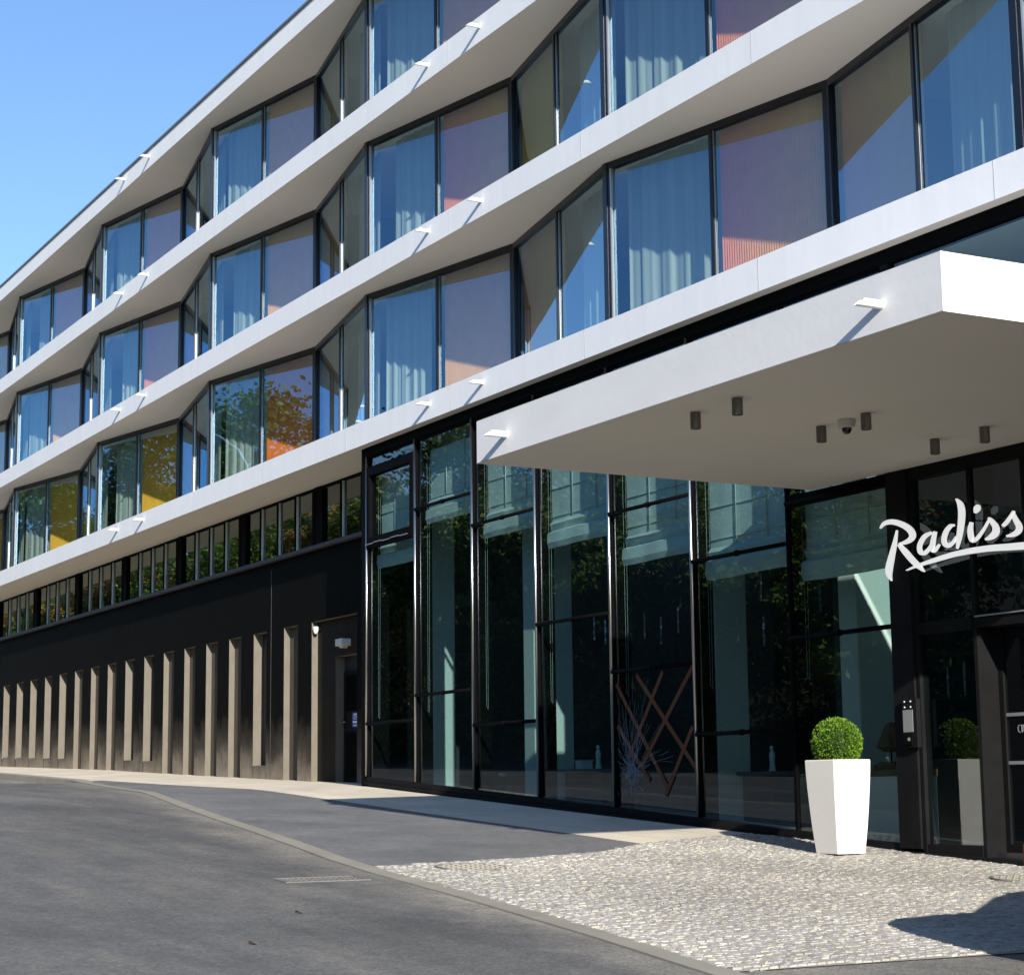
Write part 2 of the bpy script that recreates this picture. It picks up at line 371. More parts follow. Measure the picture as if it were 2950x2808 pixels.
# cobbled forecourt: bedding sheet plus individually shaped setts in one mesh
def in_cob(a, n):
    return 10.3 + .02 * math.sin(n * 7) < a < cb(n) and -14.16 < n < ki(a) - .0
g = MB()
for a0 in frange(9.9, 19.5, .6)[:-1]:
    for j in range(10):
        def P(a, f):
            n = ki(a) + (-15.5 - ki(a)) * f
            a = min(a, cb(n) + .02); return W(a, n, gz(a, n) - .004)
        if a0 >= 9.9:
            g.quad([P(max(a0, 10.25), j / 10), P(a0 + .6, j / 10), P(a0 + .6, (j + 1) / 10), P(max(a0, 10.25), (j + 1) / 10)])
tag(g.build('forecourt_bedding', M['grout']), kind='structure')
g = MB()
s_ = .074
ca, sa = math.cos(.10), math.sin(.10)
for i in range(-90, 170):
    off = R.random() * .1
    for j in range(-130, 100):
        u = i * s_; v = j * s_ * 1.12 + off
        a = 14 + u * ca - v * sa; n = -11 + u * sa + v * ca
        if not in_cob(a, n): continue
        w = s_ * .5 * R.uniform(.84, .97); h = s_ * 1.12 * .5 * R.uniform(.82, .98)
        tz = R.uniform(-.004, .004); tx = R.uniform(-.08, .08); ty = R.uniform(-.08, .08)
        rr = R.uniform(-.12, .12); b = R.uniform(.86, 1.06)
        wob = .5 + .5 * math.sin(a * .9 + 2 * math.sin(n * .8)) * math.cos(n * 1.3)
        b *= .80 + .3 * wob
        if R.random() < .10: b *= .80
        cc = R.random(); col = (.355 * b, (.330 + .008 * cc) * b, (.272 + .045 * cc) * b)
        def P(x, y, z):
            x2 = x * math.cos(rr) - y * math.sin(rr); y2 = x * math.sin(rr) + y * math.cos(rr)
            aa = a + x2 * ca - y2 * sa; nn = n + x2 * sa + y2 * ca
            return W(aa, nn, gz(aa, nn) + z + tz + (x * tx + y * ty if z > 0 else 0))
        lo = [P(-w, -h, -.006), P(w, -h, -.008), P(w, h, -.008), P(-w, h, -.008)]
        q_ = .84; j1 = [R.uniform(.9, 1.08) for _ in range(4)]
        hi = [P(-w * q_ * j1[0], -h * q_, .008), P(w * q_, -h * q_ * j1[1], .008), P(w * q_ * j1[2], h * q_, .008), P(-w * q_, h * q_ * j1[3], .008)]
        k = len(g.v); g.v += lo + hi
        for f in ((4, 5, 6, 7), (0, 1, 5, 4), (1, 2, 6, 5), (2, 3, 7, 6), (3, 0, 4, 7)):
            g.f.append(tuple(k + x for x in f)); g.m.append(0); g.c.append(col)
tag(g.build('cobblestone_paving', M['cob'], recalc=False), kind='structure')
# gully grate in the road, two covers in the cobbles
def grate(a, n, wa, wn, label, bars, name='drain_grate'):
    z = roadz(a, n) if n > ko(a) else gz(a, n) + .012
    t = thing(name, W(a, n, z), label, 'drain cover')
    b = MB()
    sl = lambda x: (gz(x, n) - gz(a, n))
    def bx(a0, a1, n0, n1, h):
        b.hexa([W(a0, n0, z + sl(a0) - .02), W(a1, n0, z + sl(a1) - .02), W(a1, n1, z + sl(a1) - .02), W(a0, n1, z + sl(a0) - .02)], [W(a0, n0, z + sl(a0) + h), W(a1, n0, z + sl(a1) + h), W(a1, n1, z + sl(a1) + h), W(a0, n1, z + sl(a0) + h)])
    f = .04
    bx(a - wa, a - wa + f, n - wn, n + wn, .008); bx(a + wa - f, a + wa, n - wn, n + wn, .008)
    bx(a - wa + f, a + wa - f, n - wn, n - wn + f, .008); bx(a - wa + f, a + wa - f, n + wn - f, n + wn, .008)
    b.build('frame', M['iron'], t)
    b = MB()
    for i in range(bars):
        x = n - wn + f + (2 * wn - 2 * f) * (i + .5) / bars
        bx(a - wa + f, a + wa - f, x - .010, x + .010, .005)
    for i in range(4):
        x = a - wa + f + (2 * wa - 2 * f) * (i + .5) / 4
        bx(x - .010, x + .010, n - wn + f, n + wn - f, .0055)
    b.build('bars', M['iron'], t)
    b = MB(); b.quad([W(a - wa, n - wn, z + sl(a - wa) + .001), W(a + wa, n - wn, z + sl(a + wa) + .001), W(a + wa, n + wn, z + sl(a + wa) + .001), W(a - wa, n + wn, z + sl(a - wa) + .001)]); b.build('pit', M['stonejoint'], t)
    return t
grate(16.68, -7.12, .2, .42, 'rectangular metal gully grate set into the asphalt road by the kerb strip', 14)
def cover(a, n, r, label):
    b = MB(); z = gz(a, n)
    t = thing('manhole_cover', W(a, n, z), label, 'manhole cover')
    for i in range(6):
        for j in range(6):
            x = a + (i - 2.5) * r / 3; y = n + (j - 2.5) * r / 3
            if math.hypot(x - a, y - n) > r: continue
            h = r / 6 * .86; zz = gz(x, y)
            b.hexa([W(x - h, y - h, zz), W(x + h, y - h, zz), W(x + h, y + h, zz), W(x - h, y + h, zz)], [W(x - h * .9, y - h * .9, zz + .022), W(x + h * .9, y - h * .9, zz + .022), W(x + h * .9, y + h * .9, zz + .022), W(x - h * .9, y + h * .9, zz + .022)])
    b.build('stone_infill', M['kerb'], t)
    b = MB()
    for k in range(40):
        t0 = 2 * math.pi * k / 40; t1 = 2 * math.pi * (k + 1) / 40
        P = lambda rr, th, h: W(a + rr * math.cos(th), n + rr * math.sin(th), gz(a + rr * math.cos(th), n) + h)
        b.hexa([P(r * 1.02, t0, 0), P(r * 1.1, t0, 0), P(r * 1.1, t1, 0), P(r * 1.02, t1, 0)], [P(r * 1.02, t0, .02), P(r * 1.1, t0, .02), P(r * 1.1, t1, .02), P(r * 1.02, t1, .02)])
    b.build('rim', M['iron'], t)
cover(17.1, -8.9, .32, 'round stone filled manhole cover in the cobbles near the kerb strip')
cover(13.95, -13.1, .26, 'small manhole cover in the cobbles in front of the entrance door')
for i, (a, n, lab) in enumerate([(24.3, -5.2, 'orange fallen leaf lying on the far left of the asphalt'), (14.2, -5.9, 'pale dry leaf lying on the asphalt below the gully grate'), (12.6, -4.9, 'tiny curled leaf lying near the bottom of the asphalt')]):
    b = MB(); z = roadz(a, n)
    b.quad([W(a, n, z + .012), W(a + .05, n + .03, z + .03), W(a + .12, n, z + .012), W(a + .05, n - .035, z + .018)])
    o = b.build('fallen_leaf', M['orange'] if i == 0 else M['oak']); tag(o, lab, 'leaf')

# ------------------------------------------------------------------ the hotel
H = [6.05, 9.0, 11.91, 14.83]; TH = .43
NF = -13.87
P0A = 14.63 - 8.385; 
PV = []            # fold points from near to far: (a, n, kind)
for i in range(9):
    PV.append((14.63 + 8.385 * (i - 1), -14.31, 'P')); PV.append((18.82 + 8.42 * (i - 1), -15.10, 'V'))
PV = PV[:17]; AEND = PV[-1][0]; A0 = PV[0][0]
hotel = thing('hotel_building', W(30, -14, 0), 'long white banded hotel with zigzag windows above a black plinth and dark glass lobby', 'hotel')
def spout(parent, a, z, n0, L=.27, r=.033):
    b = MB(); N_ = 14
    i = len(b.v)
    for ring, (rr) in enumerate((r, r * .78)):
        for end in (0, 1):
            for k in range(N_):
                t = 2 * math.pi * k / N_; x = math.cos(t) * rr; y = math.sin(t) * rr
                n = n0 - .02 if end == 0 else n0 + L - (y / r + 1) * .5 * .10
                b.v.append(W(a + x, n, z + y))
    for k in range(N_):
        k2 = (k + 1) % N_
        for q_ in ((k, k2, N_ + k2, N_ + k), (2 * N_ + k, 3 * N_ + k, 3 * N_ + k2, 2 * N_ + k2), (N_ + k, N_ + k2, 3 * N_ + k2, 3 * N_ + k)):
            b.f.append(tuple(i + x for x in q_)); b.m.append(0); b.c.append(None)
    return b.build('drain_spout', M['canopy'], parent, smooth=False)
for k in range(4):
    b = MB()
    z0 = H[k]; z1 = z0 + TH
    b.slab(A0, AEND, -20.5, NF, z0, z1, 0, 3)
    for a, n, kd in PV[1:-1]:
        b.box(a - .005, a + .005, NF - .01, NF + .002, z0 + .004, z1 - .004, 1)
    if k == 3:
        b.box(A0 - .05, AEND + .05, -20.5, NF + .03, z1 + .001, z1 + .05, 2)
    o = b.build('floor_slab' if k < 3 else 'roof_slab', [M['white'], M['joint'], M['lampgrey'], M['soffit']], hotel)
    for a in (26.11, 28.0, 43.03, 44.98, 59.9, 61.85, 9.3):
        if k == 3 and a < 40: continue
        spout(o, a, z0 + .25, NF)
# -- guest room windows
SP = {}
def seg(k, hi, lo, wide, idx):
    """one folded window unit between plan points hi (far end) and lo (near end)"""
    p = Vector((hi[0], hi[1])); q = Vector((lo[0], lo[1])); L = (q - p).length; u = (q - p) / L
    nn = Vector((-u.y, u.x)); 
    if nn.y < 0: nn = -nn
    z0 = H[k - 1] + TH; z1 = H[k]
    def Q(t, d, z):
        x = p + u * t + nn * d; return W(x.x, x.y, z)
    def qb(b, t0, t1, d0, d1, za, zb, mi=0, col=None):
        b.hexa([Q(t0, d0, za), Q(t1, d0, za), Q(t1, d1, za), Q(t0, d1, za)], [Q(t0, d0, zb), Q(t1, d0, zb), Q(t1, d1, zb), Q(t0, d1, zb)], mi, col)
    b = MB(); e = .09 if wide else .05; mid = L / 2
    qb(b, 0, L, -.06, .045, z1 - .10, z1 - .002)
    qb(b, 0, L, -.06, .045, z0 + .002, z0 + .07)
    qb(b, .0, e, -.07, .050, z0 + .07, z1 - .10); qb(b, L - e, L, -.07, .050, z0 + .07, z1 - .10)
    qb(b, mid - .028, mid + .028, -.05, .045, z0 + .07, z1 - .10)
    win = b.build('window', M['frame_blue'], hotel)
    for t, w, dp in (((e + .003, .026, .045), (mid + .031, .012, .02)) if wide else ((mid + .031, .010, .014),)):
        b = MB(); qb(b, t, t + w, .004, dp, z0 + .071, z1 - .101)
        b.build('glazing_bead', M['alu'], win)
    for t0, t1 in ((e, mid - .028), (mid + .028, L - e)):
        b = MB(); b.quad([Q(t0, 0, z0 + .07), Q(t1, 0, z0 + .07), Q(t1, 0, z1 - .1), Q(t0, 0, z1 - .1)])
        b.build('pane', M['glass_up' if wide else 'glass_side'], win, recalc=False)
    # curtain behind the half next to P, ribbed screen behind the half next to V
    if wide: c0, c1 = e + .02 + R.choice((0, .05, .12, .3, .5)), mid + R.choice((.02, .02, -.1, -.3, -.6)); s0, s1 = mid + .03, L - e - .02
    else: c0, c1 = mid + .25, L - e - .35; s0, s1 = e + .02, mid - .03
    b = MB(); st = 90; ph = R.random() * 6
    def cv(i, z):
        f = i / st; t = c0 + (c1 - c0) * f
        d = -.26 + .016 * math.sin(f * 34 + ph + 1.1 * math.sin(f * 7 + ph)) + .006 * math.sin(f * 71 + ph * 2)
        return Q(t + .012 * math.cos(f * 60), d * (1 + .02 * z), z)
    for i in range(st):
        b.quad([cv(i, z0 + .02), cv(i + 1, z0 + .02), cv(i + 1, z1 - .02), cv(i, z1 - .02)])
    b.build('curtain', M['curtain'], win, smooth=True, recalc=False)
    key = (k, idx)
    hue = [((.74, .22, .11), (.80, .44, .08)), ((.72, .36, .13), (.60, .32, .17)), ((.80, .43, .05), (.85, .50, .05)), ((.58, .27, .20), (.68, .32, .10)), ((.85, .22, .04), (.80, .24, .04))]
    hsel = {(1, 4): 4, (1, 5): 2, (1, 6): 2, (1, 2): 0, (1, 3): 1, (3, 2): 0, (3, 3): 1, (3, 4): 1, (3, 5): 3, (3, 6): 3, (2, 4): 1, (2, 3): 0, (2, 5): 0}.get(key, R.randrange(4))
    ca, cb_ = hue[hsel]; cols = 44
    b = MB(); sp = (s1 - s0) / cols
    for i in range(cols):
        f = i / (cols - 1)
        c = tuple(x + (y - x) * f for x, y in zip(ca, cb_))
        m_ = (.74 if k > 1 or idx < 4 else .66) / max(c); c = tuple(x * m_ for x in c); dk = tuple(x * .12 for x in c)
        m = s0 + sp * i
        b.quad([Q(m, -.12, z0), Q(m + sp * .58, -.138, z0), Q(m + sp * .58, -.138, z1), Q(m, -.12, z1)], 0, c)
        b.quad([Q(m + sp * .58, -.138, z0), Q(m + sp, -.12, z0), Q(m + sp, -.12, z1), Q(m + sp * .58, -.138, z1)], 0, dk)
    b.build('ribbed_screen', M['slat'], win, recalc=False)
for k in (1, 2, 3):
    for j in range(len(PV) - 1):
        lo, hi = PV[j], PV[j + 1]
        wide = hi[2] == 'P'     # far end is the projecting fold: the pair that faces the camera
        seg(k, hi, lo, wide, (j + 1) // 2)
    # fold posts
    for a, n, kd in PV[1:-1]:
        b = MB(); s = .055
        b.box(a - s, a + s, n - .08, n + (.055 if kd == 'P' else .03), H[k - 1] + TH + .003, H[k] - .003)
        b.build('corner_post', M['frame_blue'], hotel)
b = MB()
for k in (1, 2, 3):
    z0 = H[k - 1] + TH; z1 = H[k]
    b.box(A0, AEND, -19.6, -19.5, z0, z1)
    for a, n, kd in PV[1:-1]:
        if kd == 'V': b.box(a - .08, a + .08, -19.5, -15.4, z0, z1)
    b.box(A0 - .1, A0, -19.6, -14.3, z0, z1); b.box(AEND, AEND + .1, -19.6, -14.3, z0, z1)
b.build('room_wall', M['interior'], hotel)

# -- black plinth wall with slit niches
NW = -14.95; A1 = 32.0
slits = [(36.97, 'n'), (38.68, 'w'), (40.16, 'n'), (41.63, 'n'), (43.11, 'n'), (44.60, 'n'), (46.08, 'w'), (47.59, 'w'), (49.09, 'n'), (50.58, 'n'), (52.10, 'n'), (53.61, 'd'), (55.13, 'd'), (56.70, 'd'), (58.25, 'd'), (59.83, 'd'), (61.35, 'd'), (62.85, 'd'), (64.4, 'n'), (65.9, 'n'), (67.4, 'n')]
ZT = 3.34; ZL = 4.76
b = MB()
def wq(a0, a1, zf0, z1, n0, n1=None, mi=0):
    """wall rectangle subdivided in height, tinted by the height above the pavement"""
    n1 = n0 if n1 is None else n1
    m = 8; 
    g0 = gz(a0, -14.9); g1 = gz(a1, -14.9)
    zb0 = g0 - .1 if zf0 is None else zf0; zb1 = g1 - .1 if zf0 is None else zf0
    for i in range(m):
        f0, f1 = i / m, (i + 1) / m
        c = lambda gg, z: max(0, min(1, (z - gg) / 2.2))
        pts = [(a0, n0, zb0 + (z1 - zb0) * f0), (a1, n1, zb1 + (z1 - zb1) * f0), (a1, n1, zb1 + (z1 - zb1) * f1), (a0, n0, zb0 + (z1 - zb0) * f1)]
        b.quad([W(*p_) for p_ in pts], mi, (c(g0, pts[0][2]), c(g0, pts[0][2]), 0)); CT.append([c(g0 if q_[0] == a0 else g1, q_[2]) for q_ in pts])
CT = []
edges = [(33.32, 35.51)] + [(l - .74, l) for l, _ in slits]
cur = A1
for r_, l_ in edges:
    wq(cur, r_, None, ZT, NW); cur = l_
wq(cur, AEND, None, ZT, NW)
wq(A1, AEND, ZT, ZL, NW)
for i in range(0, len(edges)):
    r_, l_ = edges[i]
    if i == 0: continue
    kind = slits[i - 1][1]; d = {'n': .13, 'w': .21, 'd': .27}[kind]
    sill = .27 if kind != 'n' else None
    zb = None if sill is None else gz(l_, -14.9) + sill
    wq(l_, l_, zb, ZT, NW, NW - d, 1) if False else None
    gl = gz(l_, -14.9) - .1 if zb is None else zb
    b.quad([W(l_, NW, gl), W(l_, NW - d, gl), W(l_, NW - d, ZT), W(l_, NW, ZT)], 1, (.5, .5, 0)); CT.append([.5] * 4)
    b.quad([W(r_, NW, gl), W(r_, NW - d, gl), W(r_, NW - d, ZT), W(r_, NW, ZT)], 1, (.5, .5, 0)); CT.append([.5] * 4)
    b.quad([W(r_, NW, ZT), W(l_, NW, ZT), W(l_, NW - d, ZT), W(r_, NW - d, ZT)], 1, (.9, .9, 0)); CT.append([.9] * 4)
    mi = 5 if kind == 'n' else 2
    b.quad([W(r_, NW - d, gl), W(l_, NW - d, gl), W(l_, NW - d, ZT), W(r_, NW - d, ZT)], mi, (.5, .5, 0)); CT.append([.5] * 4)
    if sill:
        wq(r_, l_, None, zb, NW - .012)
        b.quad([W(r_, NW - .012, zb), W(l_, NW - .012, zb), W(l_, NW - d, zb), W(r_, NW - d, zb)], 1, (0, 0, 0)); CT.append([0] * 4)
# door recess: outer reveal, back wall, inner niche with the service door
def flat(a0, a1, z0, z1, n, mi, t=.4):
    b.quad([W(a0, n, z0), W(a1, n, z0), W(a1, n, z1), W(a0, n, z1)], mi, (t, t, 0)); CT.append([t] * 4)
def side(a, n0, n1, z0, z1, mi, t=.5):
    b.quad([W(a, n0, z0), W(a, n1, z0), W(a, n1, z1), W(a, n0, z1)], mi, (t, t, 0)); CT.append([t] * 4)
def top(a0, a1, n0, n1, z, mi):
    b.quad([W(a0, n0, z), W(a1, n0, z), W(a1, n1, z), W(a0, n1, z)], mi, (.8, .8, 0)); CT.append([.8] * 4)
zz = gz(34, -14.9) - .1; N2 = NW - .13; N3 = N2 - .19; ZI = 2.60
side(35.51, NW, N2, zz, ZT, 1); side(33.32, NW, N2, zz, ZT, 1); top(33.32, 35.51, NW, N2, ZT, 1)
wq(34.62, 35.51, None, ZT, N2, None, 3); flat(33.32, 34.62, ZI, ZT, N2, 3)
side(34.62, N2, N3, zz, ZI, 1); side(33.33, N2, N3, zz, ZI, 1); top(33.33, 34.62, N2, N3, ZI, 1); flat(33.33, 34.62, zz, ZI, N3, 2)
# vertical settlement joint
b.box(37.68, 37.70, NW - .01, NW + .004, .2, 4.6, 4); CT += [[.9] * 4] * 6
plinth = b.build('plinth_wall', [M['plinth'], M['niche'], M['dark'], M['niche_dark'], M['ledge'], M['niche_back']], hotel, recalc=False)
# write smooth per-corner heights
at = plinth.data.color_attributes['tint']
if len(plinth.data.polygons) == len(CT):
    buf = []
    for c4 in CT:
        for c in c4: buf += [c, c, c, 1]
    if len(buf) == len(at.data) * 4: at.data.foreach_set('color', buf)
b = MB(); b.box(32.77, AEND, -15.05, -14.83, ZL + .002, ZL + .075); b.box(A1, AEND, NW - .12, NW - .001, ZL - .3, ZL - .004)
b.build('window_ledge', M['ledge'], hotel)
b = MB(); b.box(31.30, 31.34, -14.95, -14.15, -.2, 4.9); b.build('wall_trim', M['steel'], hotel)
# -- strip windows above the plinth
divs = [60.87, 59.74, 58.72, 57.71, 56.47, 55.4, 54.4, 53.38, 52.2, 51.2, 50.2, 49.14, 47.95, 46.84, 45.85, 44.87, 43.65, 42.64, 41.66, 40.68, 39.45, 38.48, 37.5, 36.53, 35.2, 34.2, 33.22]
groups = [divs[i:i + 4] for i in range(0, 24, 4)] + [[35.2, 34.2, 33.22]]
far = [divs[i] + 8.45 for i in (0, 1, 2, 3, 4, 5, 6, 7)]
groups = [far[:4], far[4:]] + groups
for gi, gr in enumerate(groups):
    hi = gr[0]; lo = gr[-1] - (1.0 if gi < 8 else .95); lo = max(lo, 32.05)
    b = MB(); N_ = -15.05; z0 = ZL + .077; z1 = H[0] - .002
    b.box(lo, hi, N_ - .05, N_ + .03, z0, z0 + .04); b.box(lo, hi, N_ - .05, N_ + .03, z1 - .05, z1)
    ed = [hi] + gr[1:] + [lo]
    for i, x in enumerate(ed):
        w = .035 if 0 < i < len(ed) - 1 else .05
        xx = min(max(x, lo + w), hi - w)
        b.box(xx - w, xx + w, N_ - .06, N_ + .06, z0 + .04, z1 - .05)
    win = b.build('strip_window', M['frame'], hotel)
    for x1, x0 in zip(ed, ed[1:]):
        b = MB(); b.quad([W(x0 + .03, N_, z0 + .04), W(x1 - .03, N_, z0 + .04), W(x1 - .03, N_, z1 - .05), W(x0 + .03, N_, z1 - .05)])
        b.build('pane', M['glass_strip'], win, recalc=False)
    for x in ed[:-1]:
        b = MB(); b.box(x - .075, x - .052, N_ + .005, N_ + .045, z0 + .041, z1 - .051); b.build('glazing_bead', M['blind'], win)
    # solid black pier between groups
    b = MB(); nxt = groups[gi + 1][0] if gi + 1 < len(groups) else None
    if nxt is not None and lo - nxt > .02:
        b.box(nxt + .001, lo - .001, N_ - .05, N_ + .05, z0, z1); b.build('wall_pier', M['frame'], hotel)
b = MB(); b.box(A1, AEND, -17.2, -17.1, 4.2, 6.0); b.build('corridor_wall', M['dark'], hotel)

# -- lobby curtain wall
NL = -14.10
MU = [30.92, 28.96, 26.89, 24.86, 22.76, 20.73, 18.69, 16.74]
ZB = [(6, -1.0), (14.4, -.70), (16.4, -.64), (16.74, -.63), (18.69, -.50), (20.73, -.37), (22.76, -.24), (26.86, .02), (30.92, .26)]
def zb(a): return pl(ZB, a)
lob = thing('tmp', (0, 0, 0), 'x', 'x'); bpy.data.objects.remove(lob)
def sbox(b, a0, a1, n0, n1, za0, za1, zc0, zc1, mi=0):
    b.hexa([W(a0, n0, za0), W(a1, n0, za1), W(a1, n1, za1), W(a0, n1, za0)], [W(a0, n0, zc0), W(a1, n0, zc1), W(a1, n1, zc1), W(a0, n1, zc0)], mi)
b = MB(); b.box(A0, 31.0, NL - .12, NL + .06, 5.88, H[0] - .003); b.box(30.98, 31.10, -15.2, NL + .06, .0, H[0] - .003)
b.build('lobby_head_beam', M['frame'], hotel)
b = MB()
for i in range(7):
    hi, lo = MU[i], MU[i + 1]
    sbox(b, lo, hi, NL - .08, NL + .05, zb(lo) - .10, zb(hi) - .10, zb(lo) - .015, zb(hi) - .015)
    sbox(b, lo, hi, NL - .1, NL + .09, zb(lo) - .14, zb(hi) - .14, zb(lo) - .102, zb(hi) - .102)
b.build('lobby_sill', M['blackmetal'], hotel)
b = MB()
sbox(b, A0, 31.12, NL - .3, NL - .02, -2.4, -1.0, zb(6) - .15, zb(30.92) - .145, 0) if False else None
xs = frange(16.74, 31.12, .96)
for x0, x1 in zip(xs, xs[1:]):
    sbox(b, x0 + .006, x1 - .006, NL - .12, NL - .03, gz(x0, -14.1) - .2, gz(x1, -14.1) - .2, zb(x0) - .142, zb(min(x1, 30.92)) - .142, 0)
    sbox(b, x0 - .006, x0 + .006, NL - .12, NL - .05, gz(x0, -14.1) - .2, gz(x0, -14.1) - .2, zb(x0) - .142, zb(x0) - .142, 1)
b.build('stone_base', [M['stone'], M['stonejoint']], hotel)
for i, x in enumerate(MU):
    b = MB(); b.box(x - .020, x + .020, NL - .10, NL + .025, zb(x) - .015, 5.88)
    if i == 7: b = MB(); b.box(16.42, 16.77, NL - .12, NL + .08, zb(x) - .05, 3.47); b.box(16.6, 16.74, NL - .1, NL + .05, 3.95, 5.88)
    m = b.build('mullion', M['frame'] if i < 7 else M['blackmetal'], hotel)
    b = MB(); b.box(x - .02, x + .02, NL - .27, NL - .101, zb(x) - .4, 5.88); b.build('inner_fin', M['frame'], m)
    if i < 6:
        b = MB(); b.tube(W(x - .008, NL + .048, zb(x)), W(x - .008, NL + .048, 5.88), .022, n=16); b.build('steel_tube', M['steel'], m, smooth=True)
TR = [[1.16], [4.68, 1.56], [4.15, 1.0], [2.41], [3.79, 1.59], [2.9, .67], [3.38, 1.75]]
BL = [3.88, 4.43, 3.94, 3.55, 3.07, 2.66, 2.44]
for i in range(7):
    hi, lo = MU[i] - .021, MU[i + 1] + (.021 if i < 6 else .04)
    b = MB()
    b.box(lo, hi, NL - .05, NL + .03, 5.845, 5.878)
    b.box(lo, lo + .010, NL - .05, NL + .02, zb(lo) + .03, 5.845); b.box(hi - .010, hi, NL - .05, NL + .02, zb(hi) + .03, 5.845)
    if i == 0:
        b.box(lo + .03, hi - .03, NL - .05, NL + .07, 4.24, 4.42); b.box(lo + .03, lo + .14, NL - .05, NL + .07, 4.42, 5.68); b.box(hi - .14, hi - .03, NL - .05, NL + .07, 4.42, 5.68); b.box(lo + .14, hi - .14, NL - .05, NL + .07, 5.52, 5.68)
    if i == 6: b.box(lo, hi, NL - .06, NL + .05, 3.34, 3.47)
    bay = b.build('glazed_bay', M['frame'], hotel)
    if i == 0:
        for q_ in range(5):
            b = MB(); x = lo + .2 + q_ * .35; b.tube(W(x, NL + .085, 4.30 + .012 * (q_ % 2)), W(x + .3, NL + .085, 4.30 + .012 * (q_ % 2)), .012)
            b.build('hinge', M['steel'], bay)
    b = MB(); b.quad([W(lo, NL, zb(lo) - .01), W(hi, NL, zb(hi) - .01), W(hi, NL, 5.86), W(lo, NL, 5.86)]); b.build('pane', M['glass_lob'], bay, recalc=False)
    for z in TR[i]:
        b = MB(); b.tube(W(lo, NL + .05, z), W(hi, NL + .05, z), .028, n=12); mm = (lo + hi) / 2
        b.tube(W(mm - .03, NL + .05, z), W(mm + .03, NL + .05, z), .038, n=12)
        b.build('transom', M['frame'], bay, smooth=True)
    # roman blind: flat ribbed sheet ending in gathered folds
    b = MB(); bz = BL[i]; prof = [(0, 5.7)]
    z = 5.7
    while z > bz + .55: z -= .42; prof += [(0, z + .012), (.018, z + .004), (0, z - .006)]
    prof += [(.0, bz + .42), (.05, bz + .36), (.01, bz + .27), (.09, bz + .23), (.10, bz + .08), (.07, bz), (.03, bz + .015)]
    nb = -14.33; segs = 20
    for (d0, z0), (d1, z1) in zip(prof, prof[1:]):
        for s in range(segs):
            x0 = lo + .03 + (hi - lo - .06) * s / segs; x1 = lo + .03 + (hi - lo - .06) * (s + 1) / segs
            wv = lambda x, zz_: .005 * math.sin(x * 9 + zz_ * 2) * max(0, min(1, (5.2 - zz_) / 1.5)); dz = lambda x, zz_: .006 * math.sin(x * 3.1 + i) if zz_ < bz + .45 else 0.
            b.quad([W(x0, nb + d0 + wv(x0, z0), z0 + dz(x0, z0)), W(x1, nb + d0 + wv(x1, z0), z0 + dz(x1, z0)), W(x1, nb + d1 + wv(x1, z1), z1 + dz(x1, z1)), W(x0, nb + d1 + wv(x0, z1), z1 + dz(x0, z1))])
    for f in (.33, .66):
        x = lo + .03 + (hi - lo) * f; b.box(x, x + .018, nb + .012, nb + .022, bz + .45, 5.7)
    b.build('roman_blind', M['blind'], bay, smooth=True, recalc=False)
    b = MB(); x = hi - .06; b.tube(W(x, -14.25, 5.6), W(x, -14.25, 1.3), .0015, n=5); b.tube(W(x, -14.25, 1.3), W(x - .05, -14.25, 1.25), .0015, n=5); b.tube(W(x - .05, -14.25, 1.25), W(x - .09, -14.25, 5.6), .0015, n=5); b.build('blind_cord', M['blind'], bay)
# lobby interior shell
b = MB(); b.box(A0, 31.2, -23.1, -23.0, -1.2, 6); b.box(31.12, 31.22, -23, -15.2, -1, 6); b.box(A0 - .1, A0, -23, -14.2, -1.2, 6)
b.build('lobby_wall', M['lobbywall'], hotel)
b = MB(); b.box(A0, 31.1, -23, -14.2, -1.2, -.705); b.build('lobby_floor', M['lobbyfloor'], hotel)
for c0, n0, n1 in ((30.03, -15.35, -14.9), (26.43, -15.61, -14.9), (21.48, -15.45, -14.9), (18.45, -15.48, -14.9)):
    b = MB(); b.box(c0, c0 + .35, n0, n1, -.705, 5.95); b.build('lobby_column', M['lobbycol'], hotel, bevel=.02)
b = MB(); b.box(31.04, 31.115, -15.12, -14.45, -.7, 5.95); b.build('lobby_pier', M['lobbycol'], hotel)
for (x0, x1) in ((17.0, 18.3), (20.9, 22.2), (13.2, 14.0), (15.5, 16.0)):
    b = MB(); b.box(x0, x1, -17.7, -17.5, -.7, 3.9); b.build('partition_wall', simple('partition_paint', (.07, .085, .09), .8), hotel)

